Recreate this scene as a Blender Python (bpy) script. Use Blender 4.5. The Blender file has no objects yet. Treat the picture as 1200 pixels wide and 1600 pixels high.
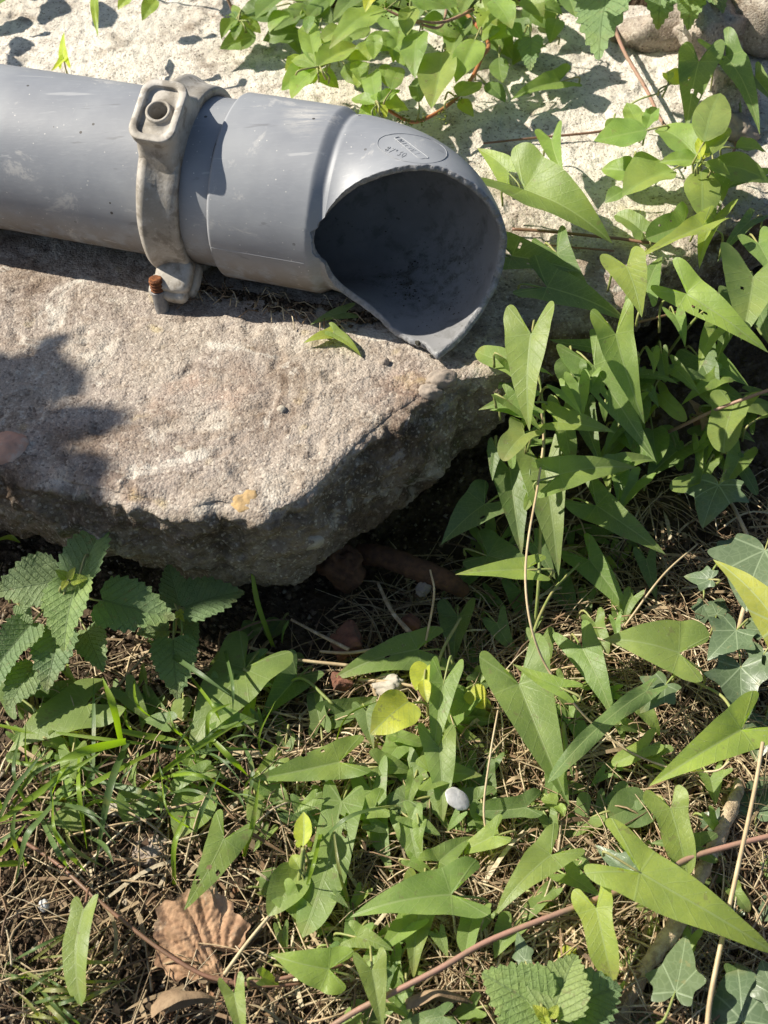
import bpy, math, random
import numpy as np
from mathutils import Vector

# ------------------------------------------------------------------ camera
PITCH = math.radians(48.0); FPX = 1931.0; HC = 0.53
scene = bpy.context.scene
cam_d = bpy.data.cameras.new("camera"); cam = bpy.data.objects.new("camera", cam_d)
scene.collection.objects.link(cam); scene.camera = cam
cam.location = (0, 0, HC); cam.rotation_euler = (math.radians(90) - PITCH, 0, 0)
cam_d.sensor_fit = 'VERTICAL'; cam_d.sensor_height = 24.0; cam_d.lens = 24.0 * FPX / 1600.0
cam_d.clip_start = 0.01; cam_d.clip_end = 200.0
cam_d.dof.use_dof = True; cam_d.dof.focus_distance = 0.78; cam_d.dof.aperture_fstop = cam_d.lens / 2.6

# ------------------------------------------------------------------ light
SUN_AZ = (-0.974, 0.225); SUN_EL = math.radians(41)
_l = math.hypot(*SUN_AZ)
SUN = Vector((SUN_AZ[0]/_l*math.cos(SUN_EL), SUN_AZ[1]/_l*math.cos(SUN_EL), math.sin(SUN_EL)))
world = bpy.data.worlds.new("World"); scene.world = world; world.use_nodes = True
wn = world.node_tree; bg = wn.nodes["Background"]
sky = wn.nodes.new("ShaderNodeTexSky"); sky.sky_type = 'NISHITA'; sky.sun_disc = False
sky.sun_elevation = SUN_EL; sky.sun_rotation = math.atan2(SUN.x, SUN.y)
wn.links.new(sky.outputs[0], bg.inputs[0]); bg.inputs[1].default_value = 0.065
sun_d = bpy.data.lights.new("sun", 'SUN'); sun_d.energy = 5.0; sun_d.angle = math.radians(0.53); sun_d.color = (1.0, 0.935, 0.82)
sun_o = bpy.data.objects.new("sun", sun_d); scene.collection.objects.link(sun_o)
sun_o.rotation_euler = (-SUN).to_track_quat('-Z', 'Y').to_euler(); sun_o.location = SUN * 3
scene.view_settings.view_transform = 'Standard'; scene.view_settings.look = 'None'
scene.view_settings.gamma = 1.0; scene.view_settings.use_curve_mapping = False
scene.view_settings.exposure = 0.78
scene.render.engine = 'CYCLES'
cy = scene.cycles
cy.use_denoising = True; cy.max_bounces = 6; cy.transmission_bounces = 4; cy.diffuse_bounces = 3; cy.use_adaptive_sampling = True; cy.adaptive_threshold = 0.025
try: cy.denoiser = 'OPENIMAGEDENOISE'; cy.denoising_input_passes = 'RGB_ALBEDO_NORMAL'
except Exception: pass

rng = np.random.default_rng(7); random.seed(7)
GZ = -0.125                                   # mean level of the soil; the top of the slab is z = 0
_F = np.array([0, math.cos(PITCH), -math.sin(PITCH)]); _U = np.array([0, math.sin(PITCH), math.cos(PITCH)])
CAM = np.array([0, 0, HC])
def at(x, y, z):
    """point of the place that the photograph shows at pixel (x, y) when it lies at height z"""
    d = _F + (x-600)/FPX*np.array([1., 0, 0]) - (y-800)/FPX*_U
    return CAM + d*((z-HC)/d[2])
def sstep(a, b, x):
    t = np.clip((x-a)/(b-a), 0, 1); return t*t*(3-2*t)

# ------------------------------------------------------------------ noise
_perm = np.random.default_rng(11).permutation(4096)
def _h(i, j, k): return _perm[(_perm[(_perm[i & 4095] + j) & 4095] + k) & 4095]
def noise3(P, scale=1.0, seed=0):
    q = np.asarray(P, float)*scale + seed*17.31 + 200.0
    i = np.floor(q).astype(np.int64); f = q - i; w = f*f*f*(f*(f*6-15)+10); out = 0
    for dx in (0, 1):
        for dy in (0, 1):
            for dz in (0, 1):
                h = _h(i[..., 0]+dx, i[..., 1]+dy, i[..., 2]+dz)
                a = h*0.61803*6.28318; b = ((h*7) % 4096)/2048.0 - 1; c = np.sqrt(1-b*b)
                g = np.cos(a)*c*(f[..., 0]-dx) + np.sin(a)*c*(f[..., 1]-dy) + b*(f[..., 2]-dz)
                out = out + g*(w[..., 0] if dx else 1-w[..., 0])*(w[..., 1] if dy else 1-w[..., 1])*(w[..., 2] if dz else 1-w[..., 2])
    return out*1.6
def fbm(P, scale, octv=4, gain=0.5, seed=0):
    a = 1.0; o = 0
    for k in range(octv): o = o + a*noise3(P, scale*2.03**k, seed+k); a *= gain
    return o

# ------------------------------------------------------------------ mesh helpers
COL = scene.collection
def npmesh(name, V, quads=None, tris=None, uv=None, col=None, smooth=True, mats=()):
    V = np.asarray(V, np.float32); me = bpy.data.meshes.new(name)
    fs = []; n = 0; starts = []; tot = 0
    for F_, k in ((quads, 4), (tris, 3)):
        if F_ is not None and len(F_):
            F_ = np.asarray(F_, np.int32); fs.append(F_.ravel()); starts.append(tot + np.arange(len(F_))*k); tot += F_.size
    li = np.concatenate(fs); st = np.concatenate(starts).astype(np.int32)
    me.vertices.add(len(V)); me.vertices.foreach_set("co", V.ravel())
    me.loops.add(len(li)); me.loops.foreach_set("vertex_index", li)
    me.polygons.add(len(st)); me.polygons.foreach_set("loop_start", st)
    if smooth: me.polygons.foreach_set("use_smooth", np.ones(len(st), bool))
    if uv is not None:
        ul = me.uv_layers.new(name="UVMap"); ul.data.foreach_set("uv", np.asarray(uv, np.float32)[li].ravel())
    if col is not None:
        c = np.ones((len(V), 4), np.float32); c[:, :3] = col
        at_ = me.color_attributes.new(name="tint", type='FLOAT_COLOR', domain='POINT'); at_.data.foreach_set("color", c.ravel())
    me.update(calc_edges=True); me.validate()
    for m in mats: me.materials.append(m)
    return me
def grid_faces(nr, nc, wrap=False):
    r = np.arange(nr-1)[:, None]; c = np.arange(nc if wrap else nc-1)[None, :]; c2 = (c+1) % nc
    return np.stack([r*nc+c, r*nc+c2, (r+1)*nc+c2, (r+1)*nc+c], -1).reshape(-1, 4)
class Acc:
    """collects several shapes into one mesh"""
    def __init__(s): s.V = []; s.Q = []; s.T = []; s.C = []; s.n = 0
    def add(s, V, Q=None, T=None, C=None):
        V = np.asarray(V, float)
        if Q is not None and len(Q): s.Q.append(np.asarray(Q)+s.n)
        if T is not None and len(T): s.T.append(np.asarray(T)+s.n)
        s.V.append(V); s.C.append(np.tile(C, (len(V), 1)) if C is not None and np.ndim(C) == 1 else (C if C is not None else np.ones((len(V), 3)))); s.n += len(V)
    def mesh(s, name, loc=(0, 0, 0), smooth=True):
        return npmesh(name, np.concatenate(s.V)-np.asarray(loc), np.concatenate(s.Q) if s.Q else None,
                      np.concatenate(s.T) if s.T else None, col=np.concatenate(s.C), smooth=smooth)
def catmull(P, n):
    P = np.asarray(P, float)
    if len(P) == 2: return P[0]+(P[1]-P[0])*np.linspace(0, 1, n)[:, None]
    Q = np.vstack([2*P[0]-P[1], P, 2*P[-1]-P[-2]]); m = len(P)-1
    t = np.linspace(0, m, n); i = np.minimum(t.astype(int), m-1); f = (t-i)[:, None]
    a, b, c, d = Q[i], Q[i+1], Q[i+2], Q[i+3]
    return 0.5*(2*b + (c-a)*f + (2*a-5*b+4*c-d)*f*f + (3*b-a-3*c+d)*f**3)
def tube(P, rad, k=6, cap=True):
    P = np.asarray(P, float); n = len(P); rad = np.broadcast_to(np.asarray(rad, float), (n,))
    T = np.gradient(P, axis=0); T /= np.linalg.norm(T, axis=1)[:, None]+1e-12
    u = np.cross(T[0], [0, 0, 1.]);
    if np.linalg.norm(u) < 1e-3: u = np.array([1., 0, 0])
    V = np.zeros((n, k, 3)); a = np.linspace(0, 2*np.pi, k, endpoint=False)
    for i in range(n):
        u = u - T[i]*(u@T[i]); u /= np.linalg.norm(u)+1e-12; w = np.cross(T[i], u)
        V[i] = P[i] + rad[i]*(np.cos(a)[:, None]*u + np.sin(a)[:, None]*w)
    Q = grid_faces(n, k, True); V = V.reshape(-1, 3); tr = []
    if cap:
        V = np.vstack([V, P[0], P[-1]]); m = n*k
        for j in range(k): tr.append((m, (j+1) % k, j)); tr.append((m+1, m-k+j, m-k+(j+1) % k))
    return V, Q, np.array(tr) if tr else None
def obj(name, me, mat=None, parent=None, color=None):
    o = bpy.data.objects.new(name, me); COL.objects.link(o)
    if mat is not None: me.materials.clear(); me.materials.append(mat)
    if parent is not None: o.parent = parent
    if color is not None: o.color = (*color, 1)
    return o
def tag(o, label, cat, group=None):
    o["label"] = label; o["category"] = cat
    if group: o["group"] = group
    return o
def thing(name, label, cat, loc, group=None):
    o = bpy.data.objects.new(name, None); COL.objects.link(o); o.location = tuple(loc); o.empty_display_size = 0.03
    return tag(o, label, cat, group)
def tubepart(name, P, rad, mat, parent, loc, k=6, n=None, color=None):
    P = catmull(P, n or max(8, len(P)*6)); rr = np.interp(np.linspace(0, 1, len(P)), np.linspace(0, 1, np.size(rad)), np.atleast_1d(rad)) if np.size(rad) > 1 else rad
    V, Q, T = tube(P, rr, k)
    return obj(name, npmesh(name, V-np.asarray(loc), Q, T), mat, parent, color)

# ------------------------------------------------------------------ materials
class NT:
    def __init__(s, name):
        s.m = bpy.data.materials.new(name); s.m.use_nodes = True; s.t = s.m.node_tree; s.t.nodes.clear()
        s.out = s.t.nodes.new("ShaderNodeOutputMaterial")
    def n(s, ty, **kw):
        nd = s.t.nodes.new("ShaderNode"+ty)
        for k, v in kw.items():
            if k.startswith("p_"): setattr(nd, k[2:], v)
        for k, v in kw.items():
            if k.startswith("p_"): continue
            key = int(k[1:]) if k[0] == "i" and k[1:].isdigit() else k.replace("_", " ")
            s.set(nd.inputs[key], v)
        return nd
    def set(s, sock, v):
        if hasattr(v, "is_output"): s.t.links.new(v, sock)
        elif hasattr(v, "outputs"): s.t.links.new(v.outputs[0], sock)
        else:
            if isinstance(v, (tuple, list)) and len(v) == 3 and sock.type == 'RGBA': v = (*v, 1)
            sock.default_value = v
    def math(s, op, a, b=None, c=None, clamp=False):
        nd = s.t.nodes.new("ShaderNodeMath"); nd.operation = op; nd.use_clamp = clamp; s.set(nd.inputs[0], a)
        if b is not None: s.set(nd.inputs[1], b)
        if c is not None: s.set(nd.inputs[2], c)
        return nd.outputs[0]
    def mix(s, fac, a, b, mode='MIX'):
        nd = s.t.nodes.new("ShaderNodeMix"); nd.data_type = 'RGBA'; nd.blend_type = mode; nd.clamp_factor = True
        s.set(nd.inputs[0], fac); s.set(nd.inputs[6], a); s.set(nd.inputs[7], b); return nd.outputs[2]
    def ss(s, a, b, x):
        nd = s.t.nodes.new("ShaderNodeMapRange"); nd.interpolation_type = 'SMOOTHSTEP'
        s.set(nd.inputs[0], x); nd.inputs[1].default_value = a; nd.inputs[2].default_value = b; return nd.outputs[0]
    def noise(s, co, scale, detail=4, rough=0.55, dist=0.0):
        nd = s.n("TexNoise", Vector=co, Scale=scale, Detail=detail, Roughness=rough, Distortion=dist); return nd.outputs[0]
    def voro(s, co, scale, feat='F1', rnd=1.0):
        nd = s.n("TexVoronoi", p_feature=feat, Vector=co, Scale=scale, Randomness=rnd); return nd
    def bump(s, h, strength, dist, normal=None):
        nd = s.n("Bump", Strength=strength, Distance=dist, Height=h)
        if normal is not None: s.set(nd.inputs["Normal"], normal)
        return nd.outputs[0]
    def bsdf(s, col, rough=0.8, normal=None, spec=0.3, **kw):
        nd = s.n("BsdfPrincipled", Base_Color=col, Roughness=rough); nd.inputs["Specular IOR Level"].default_value = spec
        if normal is not None: s.set(nd.inputs["Normal"], normal)
        for k, v in kw.items(): s.set(nd.inputs[k.replace("_", " ")], v)
        return nd.outputs[0]
    def done(s, shader): s.t.links.new(shader, s.out.inputs[0]); return s.m
    def objco(s): return s.n("TexCoord").outputs["Object"]

def mat_stone():
    N = NT("concrete"); co = N.objco()
    big = N.noise(co, 9, 5, 0.6); mid = N.noise(co, 42, 5, 0.65, 0.4); fine = N.noise(co, 420, 4, 0.7); gr = N.voro(co, 620)
    att = N.n("Attribute", p_attribute_name="tint"); side = N.n("SeparateColor", Color=att.outputs[0])
    c = N.mix(N.ss(0.38, 0.62, big), (0.365, 0.312, 0.255), (0.325, 0.275, 0.235))
    c = N.mix(N.math('MULTIPLY', N.ss(0.50, 0.68, mid), 0.75), c, (0.27, 0.215, 0.165))
    c = N.mix(N.math('MULTIPLY', N.ss(0.55, 0.72, N.noise(co, 23, 5, 0.6, 0.3)), 0.55), c, (0.62, 0.58, 0.49))
    c = N.mix(N.math('MULTIPLY', N.ss(0.60, 0.72, N.noise(co, 15, 3, 0.5)), 0.45), c, (0.36, 0.235, 0.17))
    c = N.mix(N.math('MULTIPLY', N.ss(0.64, 0.74, N.noise(co, 30, 2, 0.5)), 0.5), c, (0.50, 0.40, 0.17))
    c = N.mix(side.outputs[1], c, N.mix(N.ss(0.4, 0.6, mid), (0.68, 0.63, 0.545), (0.55, 0.505, 0.435)))          # cleaner concrete at the back
    w = N.mix(N.ss(0.35, 0.6, N.noise(co, 30, 6, 0.7, 0.5)), (0.085, 0.068, 0.050), (0.225, 0.185, 0.14))  # weathered broken faces, darkened further with some of their shade in the colour
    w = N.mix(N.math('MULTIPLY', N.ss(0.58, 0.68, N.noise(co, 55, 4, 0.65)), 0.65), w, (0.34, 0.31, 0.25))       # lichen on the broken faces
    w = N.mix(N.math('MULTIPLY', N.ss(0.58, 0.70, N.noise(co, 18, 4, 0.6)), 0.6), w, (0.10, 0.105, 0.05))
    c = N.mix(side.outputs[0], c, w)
    c = N.mix(N.math('MULTIPLY', N.ss(0.55, 0.72, fine), 0.75), c, (0.12, 0.095, 0.07))
    c = N.mix(N.math('MULTIPLY', N.ss(0.46, 0.32, fine), N.math('MULTIPLY_ADD', side.outputs[0], -0.3, 0.5)), c, (0.68, 0.61, 0.50))
    gcol = N.n("SeparateColor", Color=gr.outputs["Color"])
    c = N.mix(N.math('MULTIPLY', N.ss(0.84, 0.97, gcol.outputs[0]), 0.35), c, (0.66, 0.60, 0.50))
    c = N.mix(N.math('MULTIPLY', N.ss(0.86, 0.97, gcol.outputs[1]), 0.7), c, (0.13, 0.10, 0.08))
    h = N.math('ADD', N.math('MULTIPLY', fine, 0.9), N.math('MULTIPLY', N.noise(co, 160, 3, 0.6), 0.8))
    h = N.math('ADD', h, N.math('MULTIPLY', gr.outputs[0], -0.5))
    c = N.mix(N.math('MULTIPLY', N.ss(0.46, 0.62, N.noise(co, 6.5, 6, 0.68, 0.8)), N.math('MULTIPLY_ADD', side.outputs[1], -0.6, 0.85)), c, N.mix(1.0, c, (0.52, 0.44, 0.38), 'MULTIPLY'))
    c = N.mix(N.math('MULTIPLY', N.ss(0.56, 0.62, N.noise(co, 34, 6, 0.75, 0.5)), 0.55), c, N.mix(1.0, c, (0.48, 0.43, 0.40), 'MULTIPLY'))
    c = N.mix(N.math('MULTIPLY', N.ss(0.57, 0.64, N.noise(co, 19, 6, 0.72, 0.7)), N.math('MULTIPLY_ADD', side.outputs[0], -0.35, 0.6)), c, (0.60, 0.56, 0.48))
    return N.done(N.bsdf(c, 0.93, N.bump(h, 0.72, 0.0015), 0.15))
def mat_soil():
    N = NT("soil"); co = N.objco()
    a = N.noise(co, 60, 6, 0.7); b = N.noise(co, 320, 4, 0.7); v = N.voro(co, 260)
    c = N.mix(N.ss(0.35, 0.65, a), (0.05, 0.035, 0.023), (0.125, 0.09, 0.058))
    c = N.mix(N.math('MULTIPLY', N.ss(0.58, 0.72, b), 0.7), c, (0.28, 0.215, 0.145))
    h = N.math('ADD', b, N.math('MULTIPLY', v.outputs[0], -0.8))
    return N.done(N.bsdf(c, 0.95, N.bump(h, 0.9, 0.003), 0.1))
def mat_tint(name, rough=0.85, bs=0.4, sc=300, trans=0.0, spec=0.2):
    """colour from the mesh's tint attribute with grain"""
    N = NT(name); co = N.objco(); att = N.n("Attribute", p_attribute_name="tint")
    nz = N.noise(co, sc, 4, 0.6)
    c = N.mix(N.ss(0.3, 0.7, nz), N.mix(1.0, att.outputs[0], (0.72, 0.70, 0.66), 'MULTIPLY'), N.mix(1.0, att.outputs[0], (1.2, 1.2, 1.2), 'MULTIPLY'))
    s = N.bsdf(c, rough, N.bump(nz, bs, 0.001), spec)
    if trans:
        t = N.n("BsdfTranslucent", Color=c); mx = N.n("MixShader", Fac=trans); N.set(mx.inputs[1], s); N.set(mx.inputs[2], t); s = mx.outputs[0]
    return N.done(s)
def mat_flat(name, c1, c2, rough=0.85, sc=120, bs=0.5, dist=0.0012, spec=0.25, c3=None, **kw):
    N = NT(name); co = N.objco(); a = N.noise(co, sc, 5, 0.65, 0.2); b = N.noise(co, sc*5, 4, 0.6)
    c = N.mix(N.ss(0.36, 0.64, a), c1, c2)
    if c3 is not None: c = N.mix(N.math('MULTIPLY', N.ss(0.56, 0.68, N.noise(co, sc*0.45, 5, 0.7)), 0.85), c, c3)
    h = N.math('ADD', a, N.math('MULTIPLY', b, 0.5))
    return N.done(N.bsdf(c, rough, N.bump(h, bs, dist), spec, **kw))
def mat_stem(name, c1, c2):
    N = NT(name); co = N.objco(); a = N.noise(co, 90, 3, 0.5); oi = N.n("ObjectInfo")
    c = N.mix(N.ss(0.35, 0.65, a), c1, c2)
    return N.done(N.bsdf(c, 0.5, N.bump(N.noise(co, 700, 2, 0.5), 0.25, 0.0006), 0.35))
def mat_leaf(name, kind):
    N = NT(name); uv = N.n("UVMap"); sx = N.n("SeparateXYZ", Vector=uv.outputs[0]); co = N.objco(); oi = N.n("ObjectInfo")
    lx = N.math('ABSOLUTE', sx.outputs[0]); ly = sx.outputs[1]
    def ray(alpha, w0, w1):
        ca, sa = math.cos(alpha), math.sin(alpha)
        d = N.math('ABSOLUTE', N.math('SUBTRACT', N.math('MULTIPLY', lx, ca), N.math('MULTIPLY', ly, sa)))
        f = N.math('GREATER_THAN', N.math('ADD', N.math('MULTIPLY', lx, sa), N.math('MULTIPLY', ly, ca)), 0.0)
        return N.math('MULTIPLY', N.ss(w1, w0, d), f)
    mid = N.ss(0.014, 0.005, lx)
    per, slope, wv = {'bindweed': (7.0, 0.95, 0.06), 'nettle': (8.0, 0.95, 0.05), 'pellitory': (4.0, 1.7, 0.05), 'ivy': (5.0, 1.0, 0.04)}[kind]
    wob = N.math('MULTIPLY', N.math('SUBTRACT', N.noise(co, 70, 2, 0.5), 0.5), 0.07)
    ph = N.math('MULTIPLY', N.math('ADD', N.math('SUBTRACT', ly, N.math('MULTIPLY', lx, slope)), wob), per)
    tri = N.math('MULTIPLY', N.math('ABSOLUTE', N.math('SUBTRACT', N.math('FRACT', ph), 0.5)), 2.0)     # 1 on a vein
    sv = N.math('MULTIPLY', N.ss(1-2.2*wv, 1.0, tri), N.ss(-0.02, 0.03, ly))
    vein = mid
    if kind == 'bindweed':
        vein = N.math('MAXIMUM', vein, N.math('MULTIPLY', ray(2.35, 0.003, 0.011), 0.8)); vein = N.math('MAXIMUM', vein, N.math('MULTIPLY', ray(1.45, 0.003, 0.010), 0.6))
        vein = N.math('MAXIMUM', vein, N.math('MULTIPLY', sv, 0.5))
    elif kind == 'ivy':
        for al in (0.72, 1.75, 2.5): vein = N.math('MAXIMUM', vein, ray(al, 0.005, 0.022))
        vein = N.math('MAXIMUM', vein, N.math('MULTIPLY', sv, 0.3))
    elif kind == 'nettle': vein = N.math('MAXIMUM', vein, N.math('MULTIPLY', sv, 0.5))
    else: vein = N.math('MAXIMUM', vein, N.math('MULTIPLY', sv, 0.45))
    cell = N.voro(co, 330 if kind != 'ivy' else 200, 'DISTANCE_TO_EDGE'); net = N.ss(0.10, 0.02, cell.outputs[0]); vein = N.math('MAXIMUM', vein, N.math('MULTIPLY', net, 0.22))
    base = oi.outputs["Color"]; n1 = N.noise(co, 55, 4, 0.6); n2 = N.noise(co, 380, 3, 0.6)
    c = N.mix(N.ss(0.3, 0.7, n1), N.mix(1.0, base, (0.80, 0.84, 0.80), 'MULTIPLY'), N.mix(1.0, base, (1.20, 1.14, 1.10), 'MULTIPLY'))
    c = N.mix(N.math('MULTIPLY', N.ss(0.45, 0.7, n2), 0.25), c, N.mix(1.0, base, (0.72, 0.80, 0.7), 'MULTIPLY'))
    vc = {'ivy': (0.42, 0.50, 0.32), 'bindweed': (0.34, 0.42, 0.16), 'nettle': (0.05, 0.095, 0.03), 'pellitory': (0.30, 0.40, 0.14)}[kind]
    c = N.mix(N.math('MULTIPLY', vein, {'ivy': 0.45, 'bindweed': 0.7, 'nettle': 0.5, 'pellitory': 0.45}[kind]), c, vc)
    c = N.mix(N.math('MULTIPLY', N.ss(0.62, 0.68, N.noise(co, 120, 3, 0.7)), 0.55), c, (0.20, 0.15, 0.055))     # blemishes
    edge_ = N.math('MULTIPLY', N.ss(0.62, 0.98, ly), N.ss(0.48, 0.62, N.noise(co, 38, 3, 0.6))); c = N.mix(N.math('MULTIPLY', edge_, 0.5), c, (0.30, 0.24, 0.07))
    c = N.mix(N.math('MULTIPLY', N.ss(0.54, 0.70, N.noise(co, 24, 3, 0.6)), 0.4), c, N.mix(1.0, base, (1.55, 1.25, 0.6), 'MULTIPLY'))
    sp = N.voro(co, 420); c = N.mix(N.math('MULTIPLY', N.math('LESS_THAN', sp.outputs[0], 0.09), N.ss(0.54, 0.62, N.noise(co, 60, 2))), c, (0.6, 0.6, 0.52))   # dust
    geo = N.n("NewGeometry")
    c = N.mix(N.math('MULTIPLY', geo.outputs["Backfacing"], 0.35), c, (0.22, 0.28, 0.16))
    quilt = {'bindweed': 0.14, 'nettle': 0.28, 'pellitory': 0.25, 'ivy': 0.1}[kind]
    h = N.math('SUBTRACT', N.math('MULTIPLY', N.math('ADD', n2, N.noise(co, 190, 3, 0.6)), 0.45 if kind in ('nettle', 'pellitory') else 0.25), N.math('MULTIPLY', vein, 0.8))
    h = N.math('SUBTRACT', h, N.math('MULTIPLY', N.math('POWER', tri, 3.0), quilt))
    nor = N.bump(h, {'nettle': 1.0, 'ivy': 0.3}.get(kind, 0.45), {'nettle': 0.0009}.get(kind, 0.0005))
    s = N.bsdf(c, {'ivy': 0.36, 'bindweed': 0.43, 'nettle': 0.58, 'pellitory': 0.42}[kind], nor, {'ivy': 0.35}.get(kind, 0.3))
    tc = N.mix(1.0, c, {'ivy': (0.9, 1.3, 0.3)}.get(kind, (1.75, 2.0, 0.35)), 'MULTIPLY')
    tr = N.n("BsdfTranslucent", Color=tc, Normal=nor)
    mx = N.n("MixShader", Fac={'ivy': 0.16, 'nettle': 0.34}.get(kind, 0.42)); N.set(mx.inputs[1], s); N.set(mx.inputs[2], tr)
    return N.done(mx.outputs[0])
def mat_pvc():
    N = NT("grey_pvc"); co = N.objco(); geo = N.n("NewGeometry"); pos = N.n("SeparateXYZ", Vector=geo.outputs["Position"])
    st = N.n("Mapping", Vector=co); st.inputs["Rotation"].default_value = (0, 0, math.radians(16)); st.inputs["Scale"].default_value = (0.12, 1, 1)
    big = N.noise(co, 14, 4, 0.6); fine = N.noise(st.outputs[0], 520, 4, 0.7); mid = N.noise(co, 75, 5, 0.65)
    c = N.mix(N.ss(0.35, 0.65, big), (0.215, 0.225, 0.245), (0.275, 0.285, 0.30))
    c = N.mix(N.math('MULTIPLY', N.ss(0.52, 0.75, fine), 0.25), c, (0.36, 0.37, 0.38))
    low = N.math('MULTIPLY', N.ss(0.068, 0.012, pos.outputs[2]), N.ss(0.015, -0.015, pos.outputs[0]))                                                # mud splashed up from the slab
    c = N.mix(N.math('MULTIPLY', low, N.ss(0.32, 0.56, mid)), c, (0.175, 0.145, 0.115))
    c = N.mix(N.math('MULTIPLY', N.math('MULTIPLY', N.ss(0.020, 0.004, pos.outputs[2]), N.ss(0.015, -0.015, pos.outputs[0])), N.ss(0.4, 0.55, N.noise(co, 130, 4))), c, (0.10, 0.075, 0.05))
    c = N.mix(N.math('MULTIPLY', N.ss(0.57, 0.66, N.noise(co, 26, 6, 0.75, 0.6)), 0.45), c, (0.52, 0.50, 0.47))       # chalky rubbed patches
    wp_ = at(478, 192, .115); wd = N.n('VectorMath', p_operation='DISTANCE', i0=geo.outputs['Position'], i1=tuple(wp_)).outputs['Value']
    c = N.mix(N.math('MULTIPLY', N.ss(0.034, 0.004, N.math('ADD', wd, N.math('MULTIPLY', N.noise(co, 60, 5, 0.7), 0.022))), N.ss(0.42, 0.60, N.noise(st.outputs[0], 300, 5, 0.8))), c, (0.56, 0.53, 0.48))   # scuffed top of the socket
    sc_ = N.n('Mapping', Vector=co); sc_.inputs['Rotation'].default_value = (0, 0, math.radians(50)); sc_.inputs['Scale'].default_value = (0.04, 1, 1)
    c = N.mix(N.math('MULTIPLY', N.ss(0.66, 0.72, N.noise(sc_.outputs[0], 190, 3, 0.6)), 0.5), c, (0.44, 0.44, 0.44))   # scratches
    c = N.mix(N.math('MULTIPLY', N.ss(0.67, 0.73, N.noise(st.outputs[0], 150, 3, 0.6)), 0.45), c, (0.12, 0.12, 0.125))
    v = N.voro(co, 210); d = N.math('MULTIPLY', N.ss(0.17, 0.09, N.math('ADD', v.outputs[0], N.math('MULTIPLY', fine, 0.1))), N.ss(0.46, 0.60, N.noise(co, 34, 4)))
    c = N.mix(d, c, (0.60, 0.58, 0.54))
    v2 = N.voro(co, 95); c = N.mix(N.math('MULTIPLY', N.math('LESS_THAN', v2.outputs[0], 0.10), N.ss(0.52, 0.6, N.noise(co, 33, 2))), c, (0.06, 0.055, 0.05))
    v3 = N.voro(co, 120); cr = N.math('MULTIPLY', N.math('LESS_THAN', N.math('ADD', v3.outputs[0], N.math('MULTIPLY', mid, 0.5)), 0.40), N.math('MULTIPLY', low, N.ss(0.5, 0.62, N.noise(co, 28, 4))))
    c = N.mix(N.math('MULTIPLY', cr, 0.7), c, (0.50, 0.47, 0.42))
    h = N.math('ADD', N.math('MULTIPLY', fine, 0.4), N.math('MULTIPLY', mid, 0.6))
    r = N.math('ADD', 0.40, N.math('MULTIPLY', mid, 0.22))
    return N.done(N.bsdf(c, r, N.bump(h, 0.22, 0.0008), 0.42))
def mat_cast():
    N = NT("cast_metal"); co = N.objco()
    a = N.noise(co, 38, 5, 0.65, 0.3); b = N.noise(co, 300, 4, 0.7); e = N.noise(co, 110, 4, 0.6)
    c = N.mix(N.ss(0.36, 0.64, a), (0.29, 0.26, 0.215), (0.45, 0.42, 0.375))
    c = N.mix(N.math('MULTIPLY', N.ss(0.52, 0.66, e), 0.6), c, (0.15, 0.125, 0.095))
    c = N.mix(N.math('MULTIPLY', N.ss(0.55, 0.7, b), 0.5), c, (0.50, 0.47, 0.42))
    return N.done(N.bsdf(c, 0.66, N.bump(N.math('ADD', b, e), 0.4, 0.0007), 0.4, Metallic=0.15))

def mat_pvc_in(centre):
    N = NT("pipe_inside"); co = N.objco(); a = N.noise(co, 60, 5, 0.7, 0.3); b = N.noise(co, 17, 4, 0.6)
    c = N.mix(N.ss(0.4, 0.6, b), (0.205, 0.205, 0.208), (0.25, 0.25, 0.253)); c = N.mix(N.math('MULTIPLY', N.ss(0.50, 0.66, a), 0.5), c, (0.10, 0.10, 0.095))  # darker grey and grime blotches put some inside shade into the colour
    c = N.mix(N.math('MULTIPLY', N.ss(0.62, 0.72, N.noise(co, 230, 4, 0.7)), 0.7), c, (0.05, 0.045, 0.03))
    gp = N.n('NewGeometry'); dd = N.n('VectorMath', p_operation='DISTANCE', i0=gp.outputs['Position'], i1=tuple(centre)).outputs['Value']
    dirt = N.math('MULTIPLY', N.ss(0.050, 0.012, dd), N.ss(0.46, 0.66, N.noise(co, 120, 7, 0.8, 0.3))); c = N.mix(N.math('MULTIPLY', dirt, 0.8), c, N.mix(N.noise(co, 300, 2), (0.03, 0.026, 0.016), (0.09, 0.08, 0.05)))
    return N.done(N.bsdf(c, 0.45, N.bump(N.math('ADD', a, dirt), 0.3, 0.0008), 0.35))
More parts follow.
